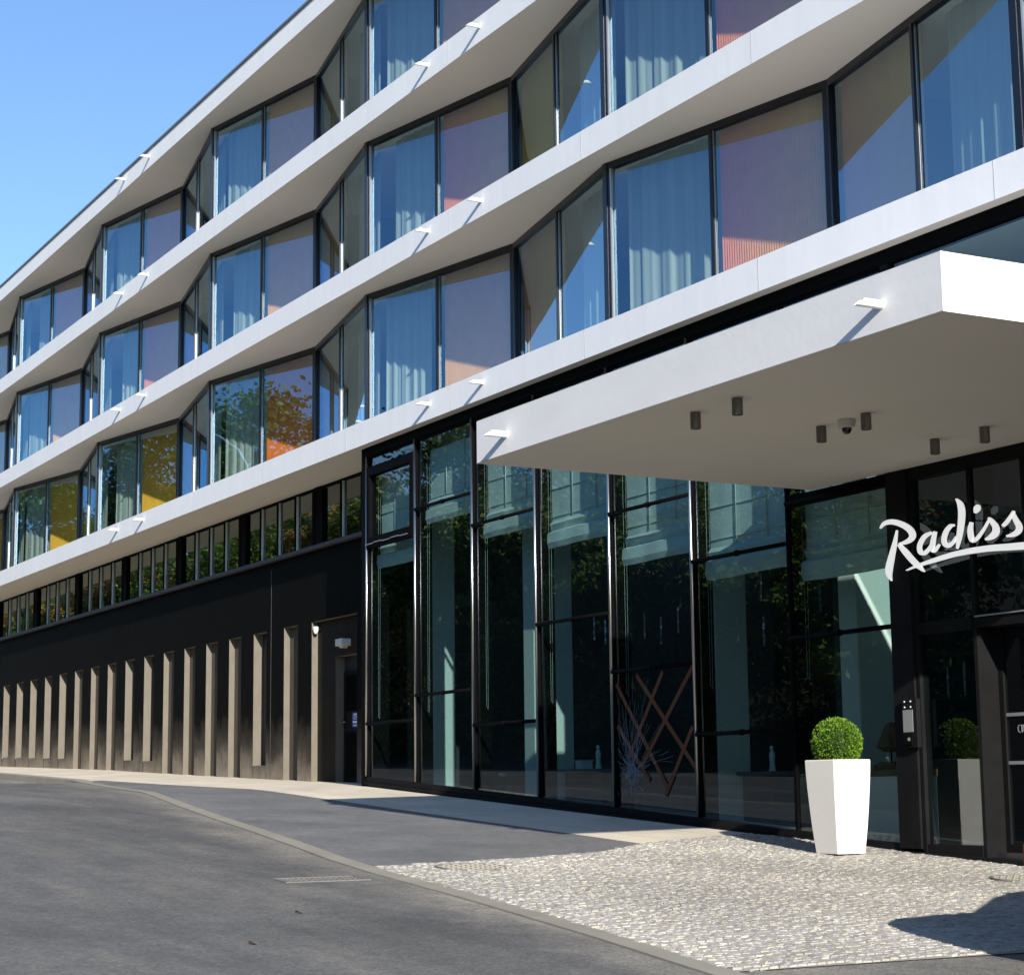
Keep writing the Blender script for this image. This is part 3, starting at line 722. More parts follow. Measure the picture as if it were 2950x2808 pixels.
# -- entrance
b = MB()
b.box(15.45, 15.50, NL - .30, NL + .03, -.78, 3.34)           # wide dusty jamb
b.box(16.36, 16.41, NL - .08, NL + .05, -.74, 3.34); b.box(15.501, 16.36, NL - .08, NL + .04, -.76, -.63)
b.box(15.501, 16.36, NL - .08, NL + .05, 1.62, 1.75)
b.box(A0, 15.449, NL - .30, NL + .03, 1.63, 1.77); b.box(A0, 16.40, NL - .10, NL + .06, 3.34, 3.47)
b.box(14.60, 14.68, NL - .1, NL + .04, 1.77, 3.34); b.box(13.3, 13.4, NL - .1, NL + .04, 1.77, 3.34)
b.build('entrance_frame', M['blackmetal'], hotel)
b = MB(); b.box(A0, 15.449, NL + .031, NL + .05, 1.742, 1.756); b.build('lintel_trim', M['alu'], hotel)
for (x0, x1, z0, z1) in ((15.50, 16.36, -.63, 1.62), (15.50, 16.36, 1.75, 3.34), (14.68, 15.45, 1.77, 3.34), (13.4, 14.6, 1.77, 3.34), (A0, 13.3, 1.77, 3.34), (A0, 16.6, 3.95, 5.86)):
    b = MB(); b.quad([W(x0, NL, z0), W(x1, NL, z0), W(x1, NL, z1), W(x0, NL, z1)]); b.build('entrance_pane', M['glass_lob'], hotel, recalc=False)
b = MB()
ND = NL - .27
b.box(15.38, 15.448, ND - .03, ND + .03, -.76, 1.63); b.box(13.9, 13.98, ND - .03, ND + .03, -.78, 1.63); b.box(13.98, 15.38, ND - .03, ND + .03, 1.55, 1.63); b.box(13.98, 15.38, ND - .03, ND + .03, -.78, -.62)
door = b.build('entrance_door', M['blackmetal'], hotel)
b = MB(); b.quad([W(13.98, ND, -.62), W(15.38, ND, -.62), W(15.38, ND, 1.55), W(13.98, ND, 1.55)]); b.build('pane', M['glass_lob'], door, recalc=False)
for z in (.70, .20):
    b = MB(); b.box(13.98, 15.38, ND + .004, ND + .007, z, z + .035); b.build('safety_stripe', M['silver'], door)
# small lettering on the door glass, built from strokes
def strokes(segs, org, s, n, name, mat, parent, w=.1):
    b = MB()
    for (x0, y0, x1, y1) in segs:
        b.bar(W(org[0] - x0 * s, n, org[1] + y0 * s), W(org[0] - x1 * s, n, org[1] + y1 * s), w * s, .003, up=Vector((0, 0, 1)) if abs(x1 - x0) < 1e-4 else Vector((0, 1, 0)))
    return b.build(name, mat, parent)
Cc = [(.5, 1, .1, .9), (.1, .9, 0, .5), (0, .5, .1, .1), (.1, .1, .5, 0)]
Rr = [(0, 0, 0, 1), (0, 1, .4, .95), (.4, .95, .4, .6), (.4, .6, 0, .5), (.15, .5, .5, 0)]
Oo = [(.1, .1, .1, .9), (.1, .9, .5, .9), (.5, .9, .5, .1), (.5, .1, .1, .1)]
sg = []
for dx, G in ((0, Cc), (.8, Rr), (1.6, Oo)): sg += [(x0 + dx, y0, x1 + dx, y1) for x0, y0, x1, y1 in G]
strokes(sg, (15.22, .53), .075, ND + .006, 'door_lettering', M['silver'], door, .13)
b = MB(); sbox(b, 14.0, 16.8, NL - .35, NL + .10, -.9, -.9, -.80, -.705); b.build('threshold', M['blackmetal'], hotel)
b = MB(); b.box(A0, 13.9, NL - .3, NL, -1.2, 1.63); b.build('entrance_wall', M['blackmetal'], hotel)
# -- canopy
b = MB(); b.slab(10.665, 18.12, NL + .064, -9.54, 3.474, 3.935, 0, 1)
can = b.build('canopy', [M['canopy'], M['soffit']], hotel)
spout(can, 11.36, 3.68, -9.54, .27, .036); spout(can, 17.45, 3.68, -9.54, .27, .036)
b = MB()
for p_ in ((10.66, 18.125, -9.541, -9.535), ):
    b.box(p_[0], p_[1], p_[2], p_[3], 3.4740, 3.4800)
b.build('drip_edge', M['joint'], can)

# ------------------------------------------------------------------ service door (part of the hotel)
b = MB(); nd = N3 + .05
b.box(33.36, 34.55, N3 + .004, nd, .17, 2.30)
sd = b.build('service_door', M['blackmetal'], hotel)
for z0, z1 in ((1.55, 2.22), (.28, 1.15)):
    b = MB()
    k = 0
    z = z0
    while z < z1:
        b.hexa([W(33.45, nd + .001, z), W(34.42, nd + .001, z), W(34.42, nd + .02, z - .012), W(33.45, nd + .02, z - .012)], [W(33.45, nd + .001, z + .012), W(34.42, nd + .001, z + .012), W(34.42, nd + .02, z), W(33.45, nd + .02, z)])
        z += .03
    b.build('louvre', M['frame'], sd)
b = MB(); b.tube(W(34.47, nd, 1.33), W(34.47, nd + .06, 1.33), .05); b.tube(W(34.47, nd + .05, 1.33), W(34.36, nd + .05, 1.33), .014); b.build('handle', M['steel'], sd)
b = MB(); b.tube(W(34.47, nd, 1.2), W(34.47, nd + .04, 1.2), .025); b.build('lock', M['steel'], sd)
b = MB(); b.box(34.25, 34.52, NW - .13, NW - .12, .1, .12); b.build('door_sill', M['stone'], sd)
sg_ = thing('notice_sign', W(33.97, nd, 1.35), 'small blue notice with white lines on the dark service door', 'sign')
b = MB(); b.box(33.83, 34.13, nd + .002, nd + .008, 1.22, 1.50); b.build('plate', M['blue'], sg_)
b = MB()
for z, w, h in ((1.46, .08, .03), (1.42, .10, .010), (1.395, .11, .010), (1.37, .09, .008), (1.315, .11, .036), (1.26, .10, .012), (1.24, .07, .010)):
    b.box(33.98 - w, 33.98 + w, nd + .0085, nd + .011, z - h / 2, z + h / 2)
b.build('lettering', M['signwhite'], sg_)
def bulkhead():
    t = thing('wall_lamp', W(34.08, N2, 2.83), 'white box wall lamp fixed above the dark service door', 'wall lamp')
    b = MB(); b.box(33.86, 34.16, N2 + .01, N2 + .22, 2.76, 2.90); b.build('housing', M['camwhite'], t, bevel=.015)
    b = MB(); b.box(33.95, 34.08, N2 + .04, N2 + .16, 2.725, 2.758); b.build('lens', M['lens'], t)
    b = MB(); b.tube(W(34.0, N2, 2.83), W(34.0, N2 + .012, 2.83), .06); b.build('mount', M['lampgrey'], t)
bulkhead()
t = thing('security_camera', W(35.4, N2, 3.2), 'small white dome camera in the upper corner of the dark door recess', 'camera')
b = MB(); b.lathe(W(35.38, N2 + .10, 3.15), [(0, .09), (.05, .09), (.055, .05), (.05, 0), (.04, -.03), (.02, -.055), (0, -.06)]); b.build('body', M['camwhite'], t, smooth=True)
b = MB(); b.tube(W(35.38, N2, 3.2), W(35.38, N2 + .1, 3.2), .02); b.build('bracket', M['lampgrey'], t)

# ------------------------------------------------------------------ canopy downlights and dome camera
ZC = 3.474
def downlight(a, n, label):
    t = thing('ceiling_light', W(a, n, ZC), label, 'light', 'downlights under the entrance canopy')
    b = MB(); b.lathe(W(a, n, ZC), [(0, -.001), (.050, -.001), (.050, -.004), (.050, -.155), (.047, -.158), (.041, -.156), (.040, -.13)], 28); b.build('housing', M['lampgrey'], t, smooth=False)
    b = MB(); b.lathe(W(a, n, ZC), [(0, -.140), (.040, -.140)], 20)
    for k in range(3):
        th = 2 * math.pi * k / 3; b.lathe(W(a + .018 * math.cos(th), n + .018 * math.sin(th), ZC), [(0, -.150), (.012, -.147), (.014, -.141)], 10)
    b.build('lens', M['lens'], t)
    return t
d0 = downlight(14.72, -10.07, 'grey cylinder downlight at the left end of the front row under the canopy')
labs = [(13.99, -10.03, 'grey cylinder downlight at the right end of the front row under the canopy'), (14.78, -11.59, 'grey cylinder downlight just left of the dome camera'), (14.06, -11.56, 'grey cylinder downlight just right of the dome camera'), (14.84, -13.08, 'grey cylinder downlight in the row nearest the glass, left one'), (14.11, -13.08, 'grey cylinder downlight in the row nearest the glass, right one')]
for a, n, l in labs: copy_thing(d0, W(a, n, ZC), l)
t = thing('dome_camera', W(14.40, -11.6, ZC), 'off white ceiling dome camera between two downlights under the canopy', 'camera')
b = MB(); b.lathe(W(14.40, -11.6, ZC), [(0, -.001), (.088, -.001), (.090, -.012), (.082, -.055), (.075, -.075), (.05, -.082), (0, -.082)], 32); b.build('housing', M['camwhite'], t, smooth=False)
b = MB(); b.lathe(W(14.40, -11.6, ZC), [(.048, -.080), (.047, -.10), (.036, -.125), (.02, -.138), (0, -.142)], 24); b.build('dome', M['dome'], t, smooth=True)

# ------------------------------------------------------------------ lettering sign on the glass
LOGO = [
("Rs",[(16.555,2.799),(16.539,2.795),(16.566,2.775),(16.542,2.77),(16.583,2.742),(16.548,2.734),(16.601,2.706),(16.555,2.694),(16.619,2.671),(16.563,2.657),(16.637,2.639),(16.572,2.622),(16.655,2.608),(16.583,2.588),(16.673,2.576),(16.594,2.554),(16.691,2.543),(16.606,2.521),(16.709,2.51),(16.617,2.486),(16.728,2.476),(16.629,2.45),(16.745,2.442),(16.641,2.417),(16.757,2.411),(16.649,2.389),(16.763,2.384),(16.656,2.367),(16.764,2.361),(16.661,2.349),(16.761,2.339),(16.665,2.334),(16.752,2.316),(16.669,2.319),(16.735,2.293),(16.671,2.301),(16.713,2.272),(16.671,2.28),(16.691,2.255),(16.67,2.26),(16.677,2.244),(16.669,2.246)]),
("Rb",[(16.825,2.849),(16.835,2.856),(16.809,2.857),(16.826,2.867),(16.786,2.867),(16.813,2.884),(16.761,2.876),(16.793,2.903),(16.738,2.88),(16.766,2.917),(16.712,2.881),(16.732,2.926),(16.682,2.88),(16.694,2.931),(16.65,2.876),(16.653,2.931),(16.619,2.871),(16.609,2.928),(16.584,2.862),(16.562,2.918),(16.545,2.85),(16.515,2.905),(16.506,2.836),(16.47,2.889),(16.47,2.821),(16.428,2.872),(16.439,2.806),(16.39,2.855),(16.41,2.789),(16.353,2.836),(16.385,2.773),(16.321,2.816),(16.367,2.759),(16.293,2.795),(16.354,2.746),(16.271,2.773),(16.344,2.733),(16.255,2.75),(16.338,2.722),(16.245,2.728),(16.336,2.714),(16.242,2.706),(16.335,2.709),(16.248,2.685),(16.337,2.704),(16.262,2.668),(16.343,2.696),(16.28,2.655),(16.352,2.689),(16.302,2.645),(16.365,2.682),(16.327,2.637),(16.385,2.675),(16.356,2.631),(16.408,2.668),(16.384,2.627),(16.43,2.663),(16.413,2.625),(16.452,2.658),(16.442,2.625),(16.477,2.655),(16.471,2.627),(16.5,2.653),(16.496,2.63),(16.517,2.651),(16.513,2.631)]),
("Rl",[(16.542,2.628),(16.51,2.643),(16.528,2.611),(16.489,2.629),(16.508,2.587),(16.459,2.61),(16.485,2.56),(16.426,2.588),(16.461,2.533),(16.394,2.564),(16.435,2.507),(16.363,2.538),(16.405,2.478),(16.333,2.509),(16.375,2.449),(16.303,2.481),(16.345,2.423),(16.276,2.456),(16.318,2.401),(16.252,2.435),(16.293,2.381),(16.229,2.416),(16.268,2.363),(16.207,2.397),(16.242,2.346),(16.186,2.377),(16.211,2.329),(16.166,2.355),(16.178,2.312),(16.145,2.331),(16.148,2.297),(16.128,2.309),(16.127,2.288),(16.116,2.294)]),
("ul",[(16.408,2.331),(16.413,2.339),(16.374,2.335),(16.38,2.346),(16.325,2.342),(16.334,2.358),(16.268,2.348),(16.279,2.37),(16.207,2.355),(16.22,2.382),(16.142,2.36),(16.155,2.392),(16.071,2.365),(16.085,2.402),(15.996,2.37),(16.012,2.412),(15.922,2.375),(15.939,2.421),(15.848,2.382),(15.866,2.43),(15.773,2.388),(15.791,2.438),(15.699,2.394),(15.716,2.446),(15.626,2.399),(15.642,2.452),(15.554,2.401),(15.568,2.456),(15.483,2.402),(15.495,2.459),(15.412,2.403),(15.423,2.461),(15.341,2.402),(15.351,2.463),(15.271,2.401),(15.28,2.463),(15.201,2.4),(15.209,2.462),(15.132,2.397),(15.138,2.461),(15.064,2.394),(15.068,2.459),(14.995,2.389),(14.998,2.456),(14.926,2.384),(14.927,2.451),(14.858,2.378),(14.859,2.447),(14.793,2.373),(14.795,2.443),(14.733,2.369),(14.736,2.44),(14.678,2.365),(14.681,2.438),(14.623,2.361),(14.625,2.435),(14.563,2.357),(14.563,2.431),(14.487,2.351),(14.486,2.424),(14.401,2.344),(14.4,2.416),(14.323,2.338),(14.321,2.408),(14.269,2.334),(14.267,2.403)]),
("ab",[(15.987,2.713),(15.972,2.687),(16.008,2.711),(15.992,2.681),(16.04,2.709),(16.02,2.674),(16.078,2.703),(16.048,2.666),(16.113,2.691),(16.07,2.655),(16.143,2.671),(16.092,2.64),(16.17,2.648),(16.115,2.619),(16.193,2.622),(16.135,2.598),(16.209,2.597),(16.148,2.579),(16.218,2.573),(16.153,2.562),(16.219,2.548),(16.152,2.545),(16.215,2.525),(16.148,2.531),(16.203,2.504),(16.144,2.522),(16.183,2.486),(16.139,2.517),(16.155,2.474),(16.133,2.514),(16.124,2.469),(16.126,2.511),(16.092,2.472),(16.116,2.511),(16.064,2.484),(16.099,2.516),(16.038,2.5),(16.074,2.527),(16.014,2.52),(16.048,2.541),(15.993,2.54),(16.026,2.557),(15.976,2.562),(16.008,2.575),(15.961,2.587),(15.991,2.598),(15.949,2.609),(15.977,2.619),(15.941,2.625),(15.967,2.634)]),
("as",[(15.942,2.712),(15.896,2.699),(15.95,2.697),(15.902,2.683),(15.962,2.674),(15.909,2.659),(15.975,2.648),(15.917,2.633),(15.986,2.623),(15.924,2.609),(15.995,2.599),(15.931,2.584),(16.004,2.573),(15.937,2.559),(16.01,2.548),(15.942,2.537),(16.011,2.526),(15.944,2.523),(16.005,2.507),(15.943,2.516),(15.988,2.49),(15.946,2.516),(15.958,2.48),(15.955,2.518),(15.929,2.484),(15.957,2.516),(15.908,2.498),(15.94,2.522),(15.885,2.518),(15.913,2.537),(15.865,2.538),(15.887,2.553),(15.851,2.552),(15.869,2.564)]),
("db",[(15.611,2.744),(15.614,2.726),(15.62,2.747),(15.624,2.726),(15.636,2.752),(15.637,2.726),(15.659,2.755),(15.647,2.724),(15.685,2.751),(15.656,2.72),(15.71,2.74),(15.672,2.71),(15.736,2.724),(15.692,2.695),(15.761,2.705),(15.711,2.678),(15.782,2.684),(15.725,2.66),(15.797,2.66),(15.736,2.641),(15.808,2.634),(15.745,2.619),(15.815,2.608),(15.75,2.598),(15.816,2.583),(15.75,2.582),(15.809,2.559),(15.746,2.57),(15.794,2.538),(15.738,2.56),(15.771,2.52),(15.73,2.554),(15.739,2.508),(15.728,2.552),(15.706,2.508),(15.722,2.55),(15.677,2.516),(15.703,2.552),(15.652,2.528),(15.68,2.557),(15.63,2.541),(15.659,2.564),(15.61,2.557),(15.641,2.575),(15.594,2.576),(15.622,2.591),(15.58,2.594),(15.606,2.606),(15.571,2.606),(15.594,2.617)]),
("ds",[(15.564,3.011),(15.552,3.016),(15.558,2.998),(15.536,3.007),(15.549,2.979),(15.512,2.993),(15.541,2.959),(15.486,2.974),(15.537,2.941),(15.465,2.952),(15.534,2.923),(15.453,2.927),(15.531,2.903),(15.445,2.902),(15.529,2.881),(15.441,2.875),(15.529,2.856),(15.441,2.846),(15.531,2.828),(15.444,2.814),(15.535,2.796),(15.45,2.781),(15.541,2.763),(15.458,2.746),(15.547,2.73),(15.468,2.713),(15.554,2.698),(15.477,2.681),(15.562,2.665),(15.488,2.648),(15.57,2.633),(15.5,2.617),(15.577,2.601),(15.513,2.586),(15.581,2.568),(15.529,2.555),(15.585,2.533),(15.547,2.524),(15.587,2.502),(15.563,2.496),(15.589,2.481),(15.574,2.477)]),
("ib",[(15.364,2.74),(15.324,2.728),(15.371,2.728),(15.326,2.715),(15.382,2.711),(15.33,2.697),(15.394,2.691),(15.333,2.677),(15.401,2.67),(15.334,2.659),(15.405,2.648),(15.333,2.641),(15.406,2.626),(15.332,2.621),(15.405,2.604),(15.329,2.602),(15.401,2.585),(15.326,2.586),(15.396,2.568),(15.325,2.571),(15.388,2.55),(15.324,2.558),(15.374,2.532),(15.324,2.553),(15.346,2.518),(15.331,2.555),(15.317,2.517),(15.331,2.554),(15.292,2.524),(15.317,2.556),(15.269,2.534),(15.298,2.563),(15.246,2.547),(15.277,2.572),(15.222,2.565),(15.254,2.587),(15.197,2.586),(15.227,2.606),(15.172,2.609),(15.201,2.627),(15.149,2.631),(15.176,2.647),(15.126,2.654),(15.152,2.668),(15.104,2.678),(15.128,2.691),(15.085,2.7),(15.108,2.712),(15.071,2.714),(15.093,2.726)]),
("id",[(15.241,2.909),(15.207,2.895),(15.251,2.905),(15.206,2.886),(15.266,2.9),(15.204,2.874),(15.28,2.892),(15.204,2.86),(15.29,2.884),(15.209,2.849),(15.294,2.871),(15.221,2.839),(15.294,2.855),(15.239,2.831),(15.293,2.84),(15.257,2.824),(15.292,2.829),(15.269,2.819)]),
("s1",[(15.089,2.74),(15.071,2.752),(15.085,2.735),(15.064,2.748),(15.08,2.727),(15.053,2.744),(15.075,2.718),(15.039,2.736),(15.067,2.706),(15.023,2.725),(15.056,2.689),(15.006,2.711),(15.042,2.67),(14.985,2.692),(15.03,2.652),(14.964,2.671),(15.024,2.638),(14.948,2.649),(15.023,2.626),(14.939,2.626),(15.025,2.614),(14.936,2.604),(15.028,2.604),(14.939,2.582),(15.032,2.597),(14.95,2.561),(15.037,2.591),(14.968,2.544),(15.047,2.583),(14.992,2.532),(15.061,2.574),(15.015,2.524),(15.076,2.566),(15.04,2.518),(15.092,2.557),(15.067,2.515),(15.112,2.548),(15.096,2.515),(15.132,2.541),(15.121,2.516),(15.147,2.535),(15.138,2.517)]),
("s2a",[(14.866,2.625),(14.888,2.647),(14.854,2.629),(14.877,2.653),(14.837,2.636),(14.863,2.661),(14.816,2.646),(14.847,2.671),(14.794,2.661),(14.827,2.684),(14.768,2.685),(14.8,2.705),(14.739,2.714),(14.767,2.731),(14.713,2.742),(14.736,2.757),(14.694,2.762),(14.715,2.774)]),
("s2",[(14.744,2.748),(14.703,2.754),(14.741,2.736),(14.696,2.742),(14.736,2.718),(14.686,2.726),(14.73,2.698),(14.675,2.707),(14.722,2.677),(14.663,2.69),(14.711,2.655),(14.65,2.673),(14.698,2.634),(14.634,2.653),(14.687,2.616),(14.618,2.632),(14.682,2.604),(14.607,2.61),(14.682,2.595),(14.602,2.59),(14.683,2.588),(14.604,2.571),(14.685,2.582),(14.612,2.553),(14.688,2.577),(14.626,2.538),(14.696,2.571),(14.646,2.526),(14.708,2.563),(14.669,2.517),(14.724,2.556),(14.694,2.511),(14.741,2.55),(14.721,2.507),(14.762,2.544),(14.751,2.507),(14.788,2.539),(14.782,2.509),(14.814,2.535),(14.81,2.512),(14.832,2.533),(14.829,2.515)]),

]
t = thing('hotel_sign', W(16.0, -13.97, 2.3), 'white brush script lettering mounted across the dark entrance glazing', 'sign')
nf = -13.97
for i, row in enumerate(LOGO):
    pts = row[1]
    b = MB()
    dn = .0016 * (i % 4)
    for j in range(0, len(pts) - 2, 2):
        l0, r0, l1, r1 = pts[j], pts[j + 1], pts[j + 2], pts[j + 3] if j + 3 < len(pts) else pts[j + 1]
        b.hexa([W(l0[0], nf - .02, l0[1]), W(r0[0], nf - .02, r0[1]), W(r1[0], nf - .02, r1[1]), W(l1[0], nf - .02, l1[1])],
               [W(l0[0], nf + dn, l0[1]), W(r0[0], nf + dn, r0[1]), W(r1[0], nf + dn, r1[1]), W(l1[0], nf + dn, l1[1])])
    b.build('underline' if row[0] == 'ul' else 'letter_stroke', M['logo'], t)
for x, z in ((16.6, 2.55), (15.9, 2.5), (15.3, 2.75), (14.9, 2.6)):
    b = MB(); b.tube(W(x, NL, z), W(x, nf - .02, z), .008); b.build('standoff', M['frame'], t)

# ------------------------------------------------------------------ intercom on the entrance post
t = thing('intercom', W(16.45, NL + .08, .4), 'slim black and silver intercom panel on the entrance post', 'intercom')
b = MB(); n0 = NL + .081; b.box(16.33, 16.57, n0, n0 + .06, .40, .93); b.build('housing', M['blackmetal'], t, bevel=.006)
b = MB(); b.box(16.39, 16.55, n0 + .061, n0 + .066, .57, .81); b.build('speaker_panel', M['silver'], t)
for dx in (16.42, 16.52):
    for z in (.84, .90):
        b = MB(); b.tube(W(dx, n0 + .06, z), W(dx, n0 + .068, z), .009, n=10); b.build('button', M['lens'], t)
b = MB(); b.box(16.40, 16.54, n0 + .061, n0 + .08, .43, .55); b.build('key_reader', M['frame'], t, bevel=.008)
b = MB(); b.box(16.43, 16.465, n0 + .0805, n0 + .084, .475, .51); b.build('key_slot', M['silver'], t)

# ------------------------------------------------------------------ planter and box ball
ca_, cn_ = 16.81, -13.235; zg = gz(ca_, cn_) + .012
t = thing('planter', W(ca_, cn_, zg), 'tall white tapered square planter standing on the cobbles beside the entrance', 'planter')
b = MB(); prof = [(0, .186), (.12, .198), (.3, .214), (.5, .228), (.7, .240), (.85, .247), (.985, .251), (1.0, .249), (1.0, .230), (.93, .226), (.90, 0.223)]
rings = []
for h, w in prof:
    rings.append([W(ca_ + sx * w, cn_ + sy * w, zg + h) for sx, sy in ((-1, -1), (1, -1), (1, 1), (-1, 1))])
for r0, r1 in zip(rings, rings[1:]):
    for k in range(4): b.quad([r0[k], r0[(k + 1) % 4], r1[(k + 1) % 4], r1[k]])
b.quad(rings[0])
o = b.build('pot', M['planter'], t, bevel=0)
bm = bmesh.new(); bm.from_mesh(o.data); bmesh.ops.remove_doubles(bm, verts=bm.verts, dist=1e-4); bmesh.ops.recalc_face_normals(bm, faces=bm.faces); bm.to_mesh(o.data); bm.free()
bv = o.modifiers.new('Bevel', 'BEVEL'); bv.width = .008; bv.segments = 3; bv.limit_method = 'ANGLE'; bv.angle_limit = .7
b = MB(); b.quad(rings[-1]); b.build('soil', M['soil'], t)
t = thing('boxwood_ball', W(ca_, cn_, zg + .93), 'round clipped green boxwood ball growing in the white planter', 'shrub')
cz = zg + 1.18; rb = .256
b = MB()
b.lathe(W(ca_, cn_, cz), [(.001, -.24), (.15, -.19), (.215, -.1), (.235, 0), (.215, .1), (.15, .19), (.001, .235)], 24); b.build('core', M['dark_green'], t, smooth=True)
b = MB(); RR = random.Random(3)
for i in range(15000):
    u = RR.uniform(-.93, 1); th = RR.uniform(0, 2 * math.pi); s = math.sqrt(max(0, 1 - u * u))
    d = Vector((s * math.cos(th), s * math.sin(th), u))
    lump = .95 + .06 * math.sin(d.x * 11 + 1) * math.sin(d.y * 12) + .03 * math.sin(d.z * 13 + d.x * 7)
    rr = rb * lump * RR.uniform(.86, 1.02) if i % 9 else rb * RR.uniform(1.0, 1.06)
    p_ = W(ca_, cn_, cz) + d * rr
    ax = (d + Vector((RR.uniform(-1, 1), RR.uniform(-1, 1), RR.uniform(-.6, 1))) * .9).normalized()
    bx_ = ax.cross(Vector((RR.uniform(-1, 1), RR.uniform(-1, 1), RR.uniform(-1, 1)))).normalized()
    L = RR.uniform(.018, .030); w = L * .30
    b.quad([p_ - ax * L * .1, p_ + ax * L * .45 + bx_ * w, p_ + ax * L, p_ + ax * L * .45 - bx_ * w])
b.build('leaves', M['box_leaf'], t, recalc=False)
b = MB(); b.tube(W(ca_, cn_, zg + .90), W(ca_, cn_, cz - .1), .02); b.build('trunk', M['bark'], t)

# ------------------------------------------------------------------ things inside the lobby
def pendant(a, n, z, L, label):
    t = thing('pendant_light', W(a, n, z), label, 'pendant light', 'glass rod pendants hanging in the lobby')
    b = MB()
    k = 0
    while k < L / .05:
        rr = R.uniform(.012, .022); b.tube(W(a + R.uniform(-.004, .004), n, z + k * .05), W(a + R.uniform(-.004, .004), n, z + k * .05 + .046), rr, rr * .8, n=6); k += 1
    b.build('glass_rod', M['crystal'], t)
    b = MB(); b.tube(W(a, n, z + L), W(a, n, 5.9), .002, n=4); b.tube(W(a, n, z + L), W(a, n, z + L + .05), .018, n=8); b.build('cord', M['dark'], t)
PN = [(26.93, 2.45), (26.48, 2.4), (25.99, 2.28), (25.49, 2.42), (24.9, 2.4), (23.94, 2.25), (23.26, 2.72), (23.22, 2.05), (22.59, 2.2), (27.7, 2.4), (28.06, 2.5), (31.3, 2.9), (21.85, 2.45), (21.39, 1.95), (19.25, 1.1), (18.93, 1.12)]
for i, (a, z) in enumerate(PN):
    pendant(a, -17, z, .42, 'slender sparkling glass rod pendant hanging in the dark lobby')
def figure(a, n, z, s, label, name='statuette', head=True):
    t = thing(name, W(a, n, z), label, 'statue')
    b = MB(); b.lathe(W(a, n, z), [(0, 0), (.085 * s, 0), (.09 * s, .02 * s), (.07 * s, .1 * s), (.06 * s, .22 * s), (.072 * s, .30 * s), (.075 * s, .36 * s), (.05 * s, .42 * s), (.025 * s, .45 * s), (0, .46 * s)], 20, sx=1, sy=.8); b.build('robe', M['porcelain'], t, smooth=True)
    b = MB(); b.lathe(W(a + .005, n, z + .44 * s), [(0, 0), (.03 * s, .01 * s), (.042 * s, .05 * s), (.036 * s, .09 * s), (0, .115 * s)], 16); b.build('head', M['porcelain'], t, smooth=True)
def table(a0, a1, n0, n1, top, label):
    t = thing('console_table', W((a0 + a1) / 2, (n0 + n1) / 2, -.705), label, 'table')
    b = MB(); b.box(a0, a1, n0, n1, top - .05, top); b.build('tabletop', M['interior'], t, bevel=.006)
    b = MB(); b.box(a0 + .1, a1 - .1, n0 + .1, n1 - .1, -.705, top - .051); b.build('base', M['lobbywall'], t)
table(20.7, 24.4, -15.85, -15.2, .20, 'long low dark console table behind the glass left of the planter')
figure(21.07, -15.5, .2, .62, 'white robed statuette standing behind the glass left of the planter')
table(25.0, 26.3, -15.85, -15.2, .30, 'pale round edged console table behind the fourth glass bay')
figure(25.53, -15.5, .3, .66, 'white statuette with round head on the pale console table')
t = thing('storage_box', W(25.95, -15.5, .3), 'small white box lying on the pale console table', 'box'); b = MB(); b.box(25.86, 26.06, -15.6, -15.4, .301, .42); b.build('carton', M['porcelain'], t, bevel=.01); b = MB(); b.box(25.85, 26.07, -15.61, -15.39, .421, .44); b.build('lid', M['porcelain'], t)
def vase(a, n, z, label):
    t = thing('vase', W(a, n, z), label, 'vase', 'tall lobby vases')
    b = MB(); b.lathe(W(a, n, z), [(0, 0), (.06, 0), (.085, .1), (.09, .2), (.06, .3), (.03, .36), (.035, .42), (.03, .42)], 18); b.build('body', M['porcelain'], t, smooth=True)
    b = MB(); b.lathe(W(a, n, z), [(.088, .08), (.092, .12), (.0925, .2), (.086, .22)], 18); b.build('blue_band', M['blue'], t, smooth=True)
table(27.2, 28.2, -15.8, -15.2, .27, 'small dark side table carrying vases behind the third glass bay')
vase(27.68, -15.5, .27, 'tall blue and white vase on the small side table, left of its pair'); vase(27.36, -15.45, .27, 'tall blue and white vase on the small side table, right of its pair')
t = thing('display_plinth', W(17.5, -14.62, -.705), 'pale block plinth behind the glass carrying a table lamp', 'plinth')
b = MB(); b.box(17.02, 17.98, -14.80, -14.44, -.705, .10); b.build('block', M['lobbycol'], t)
b = MB(); b.box(17.01, 17.99, -14.81, -14.43, .101, .18); b.build('woven_top', M['oak'], t)
t = thing('table_lamp', W(17.57, -14.62, .18), 'table lamp with dark pointed shade and wooden block base', 'lamp')
b = MB(); b.box(17.40, 17.78, -14.72, -14.52, .181, .235); b.box(17.46, 17.72, -14.70, -14.54, .236, .27); b.build('base', M['oak'], t)
b = MB(); b.tube(W(17.57, -14.62, .27), W(17.57, -14.62, .42), .011); b.build('stem', M['frame'], t)
b = MB(); b.lathe(W(17.55, -14.62, .38), [(.11, 0), (.205, .06), (.155, .15), (.10, .28), (.06, .33), (0, .345)], 7); b.build('lamp_shade', M['lampshade'], t)
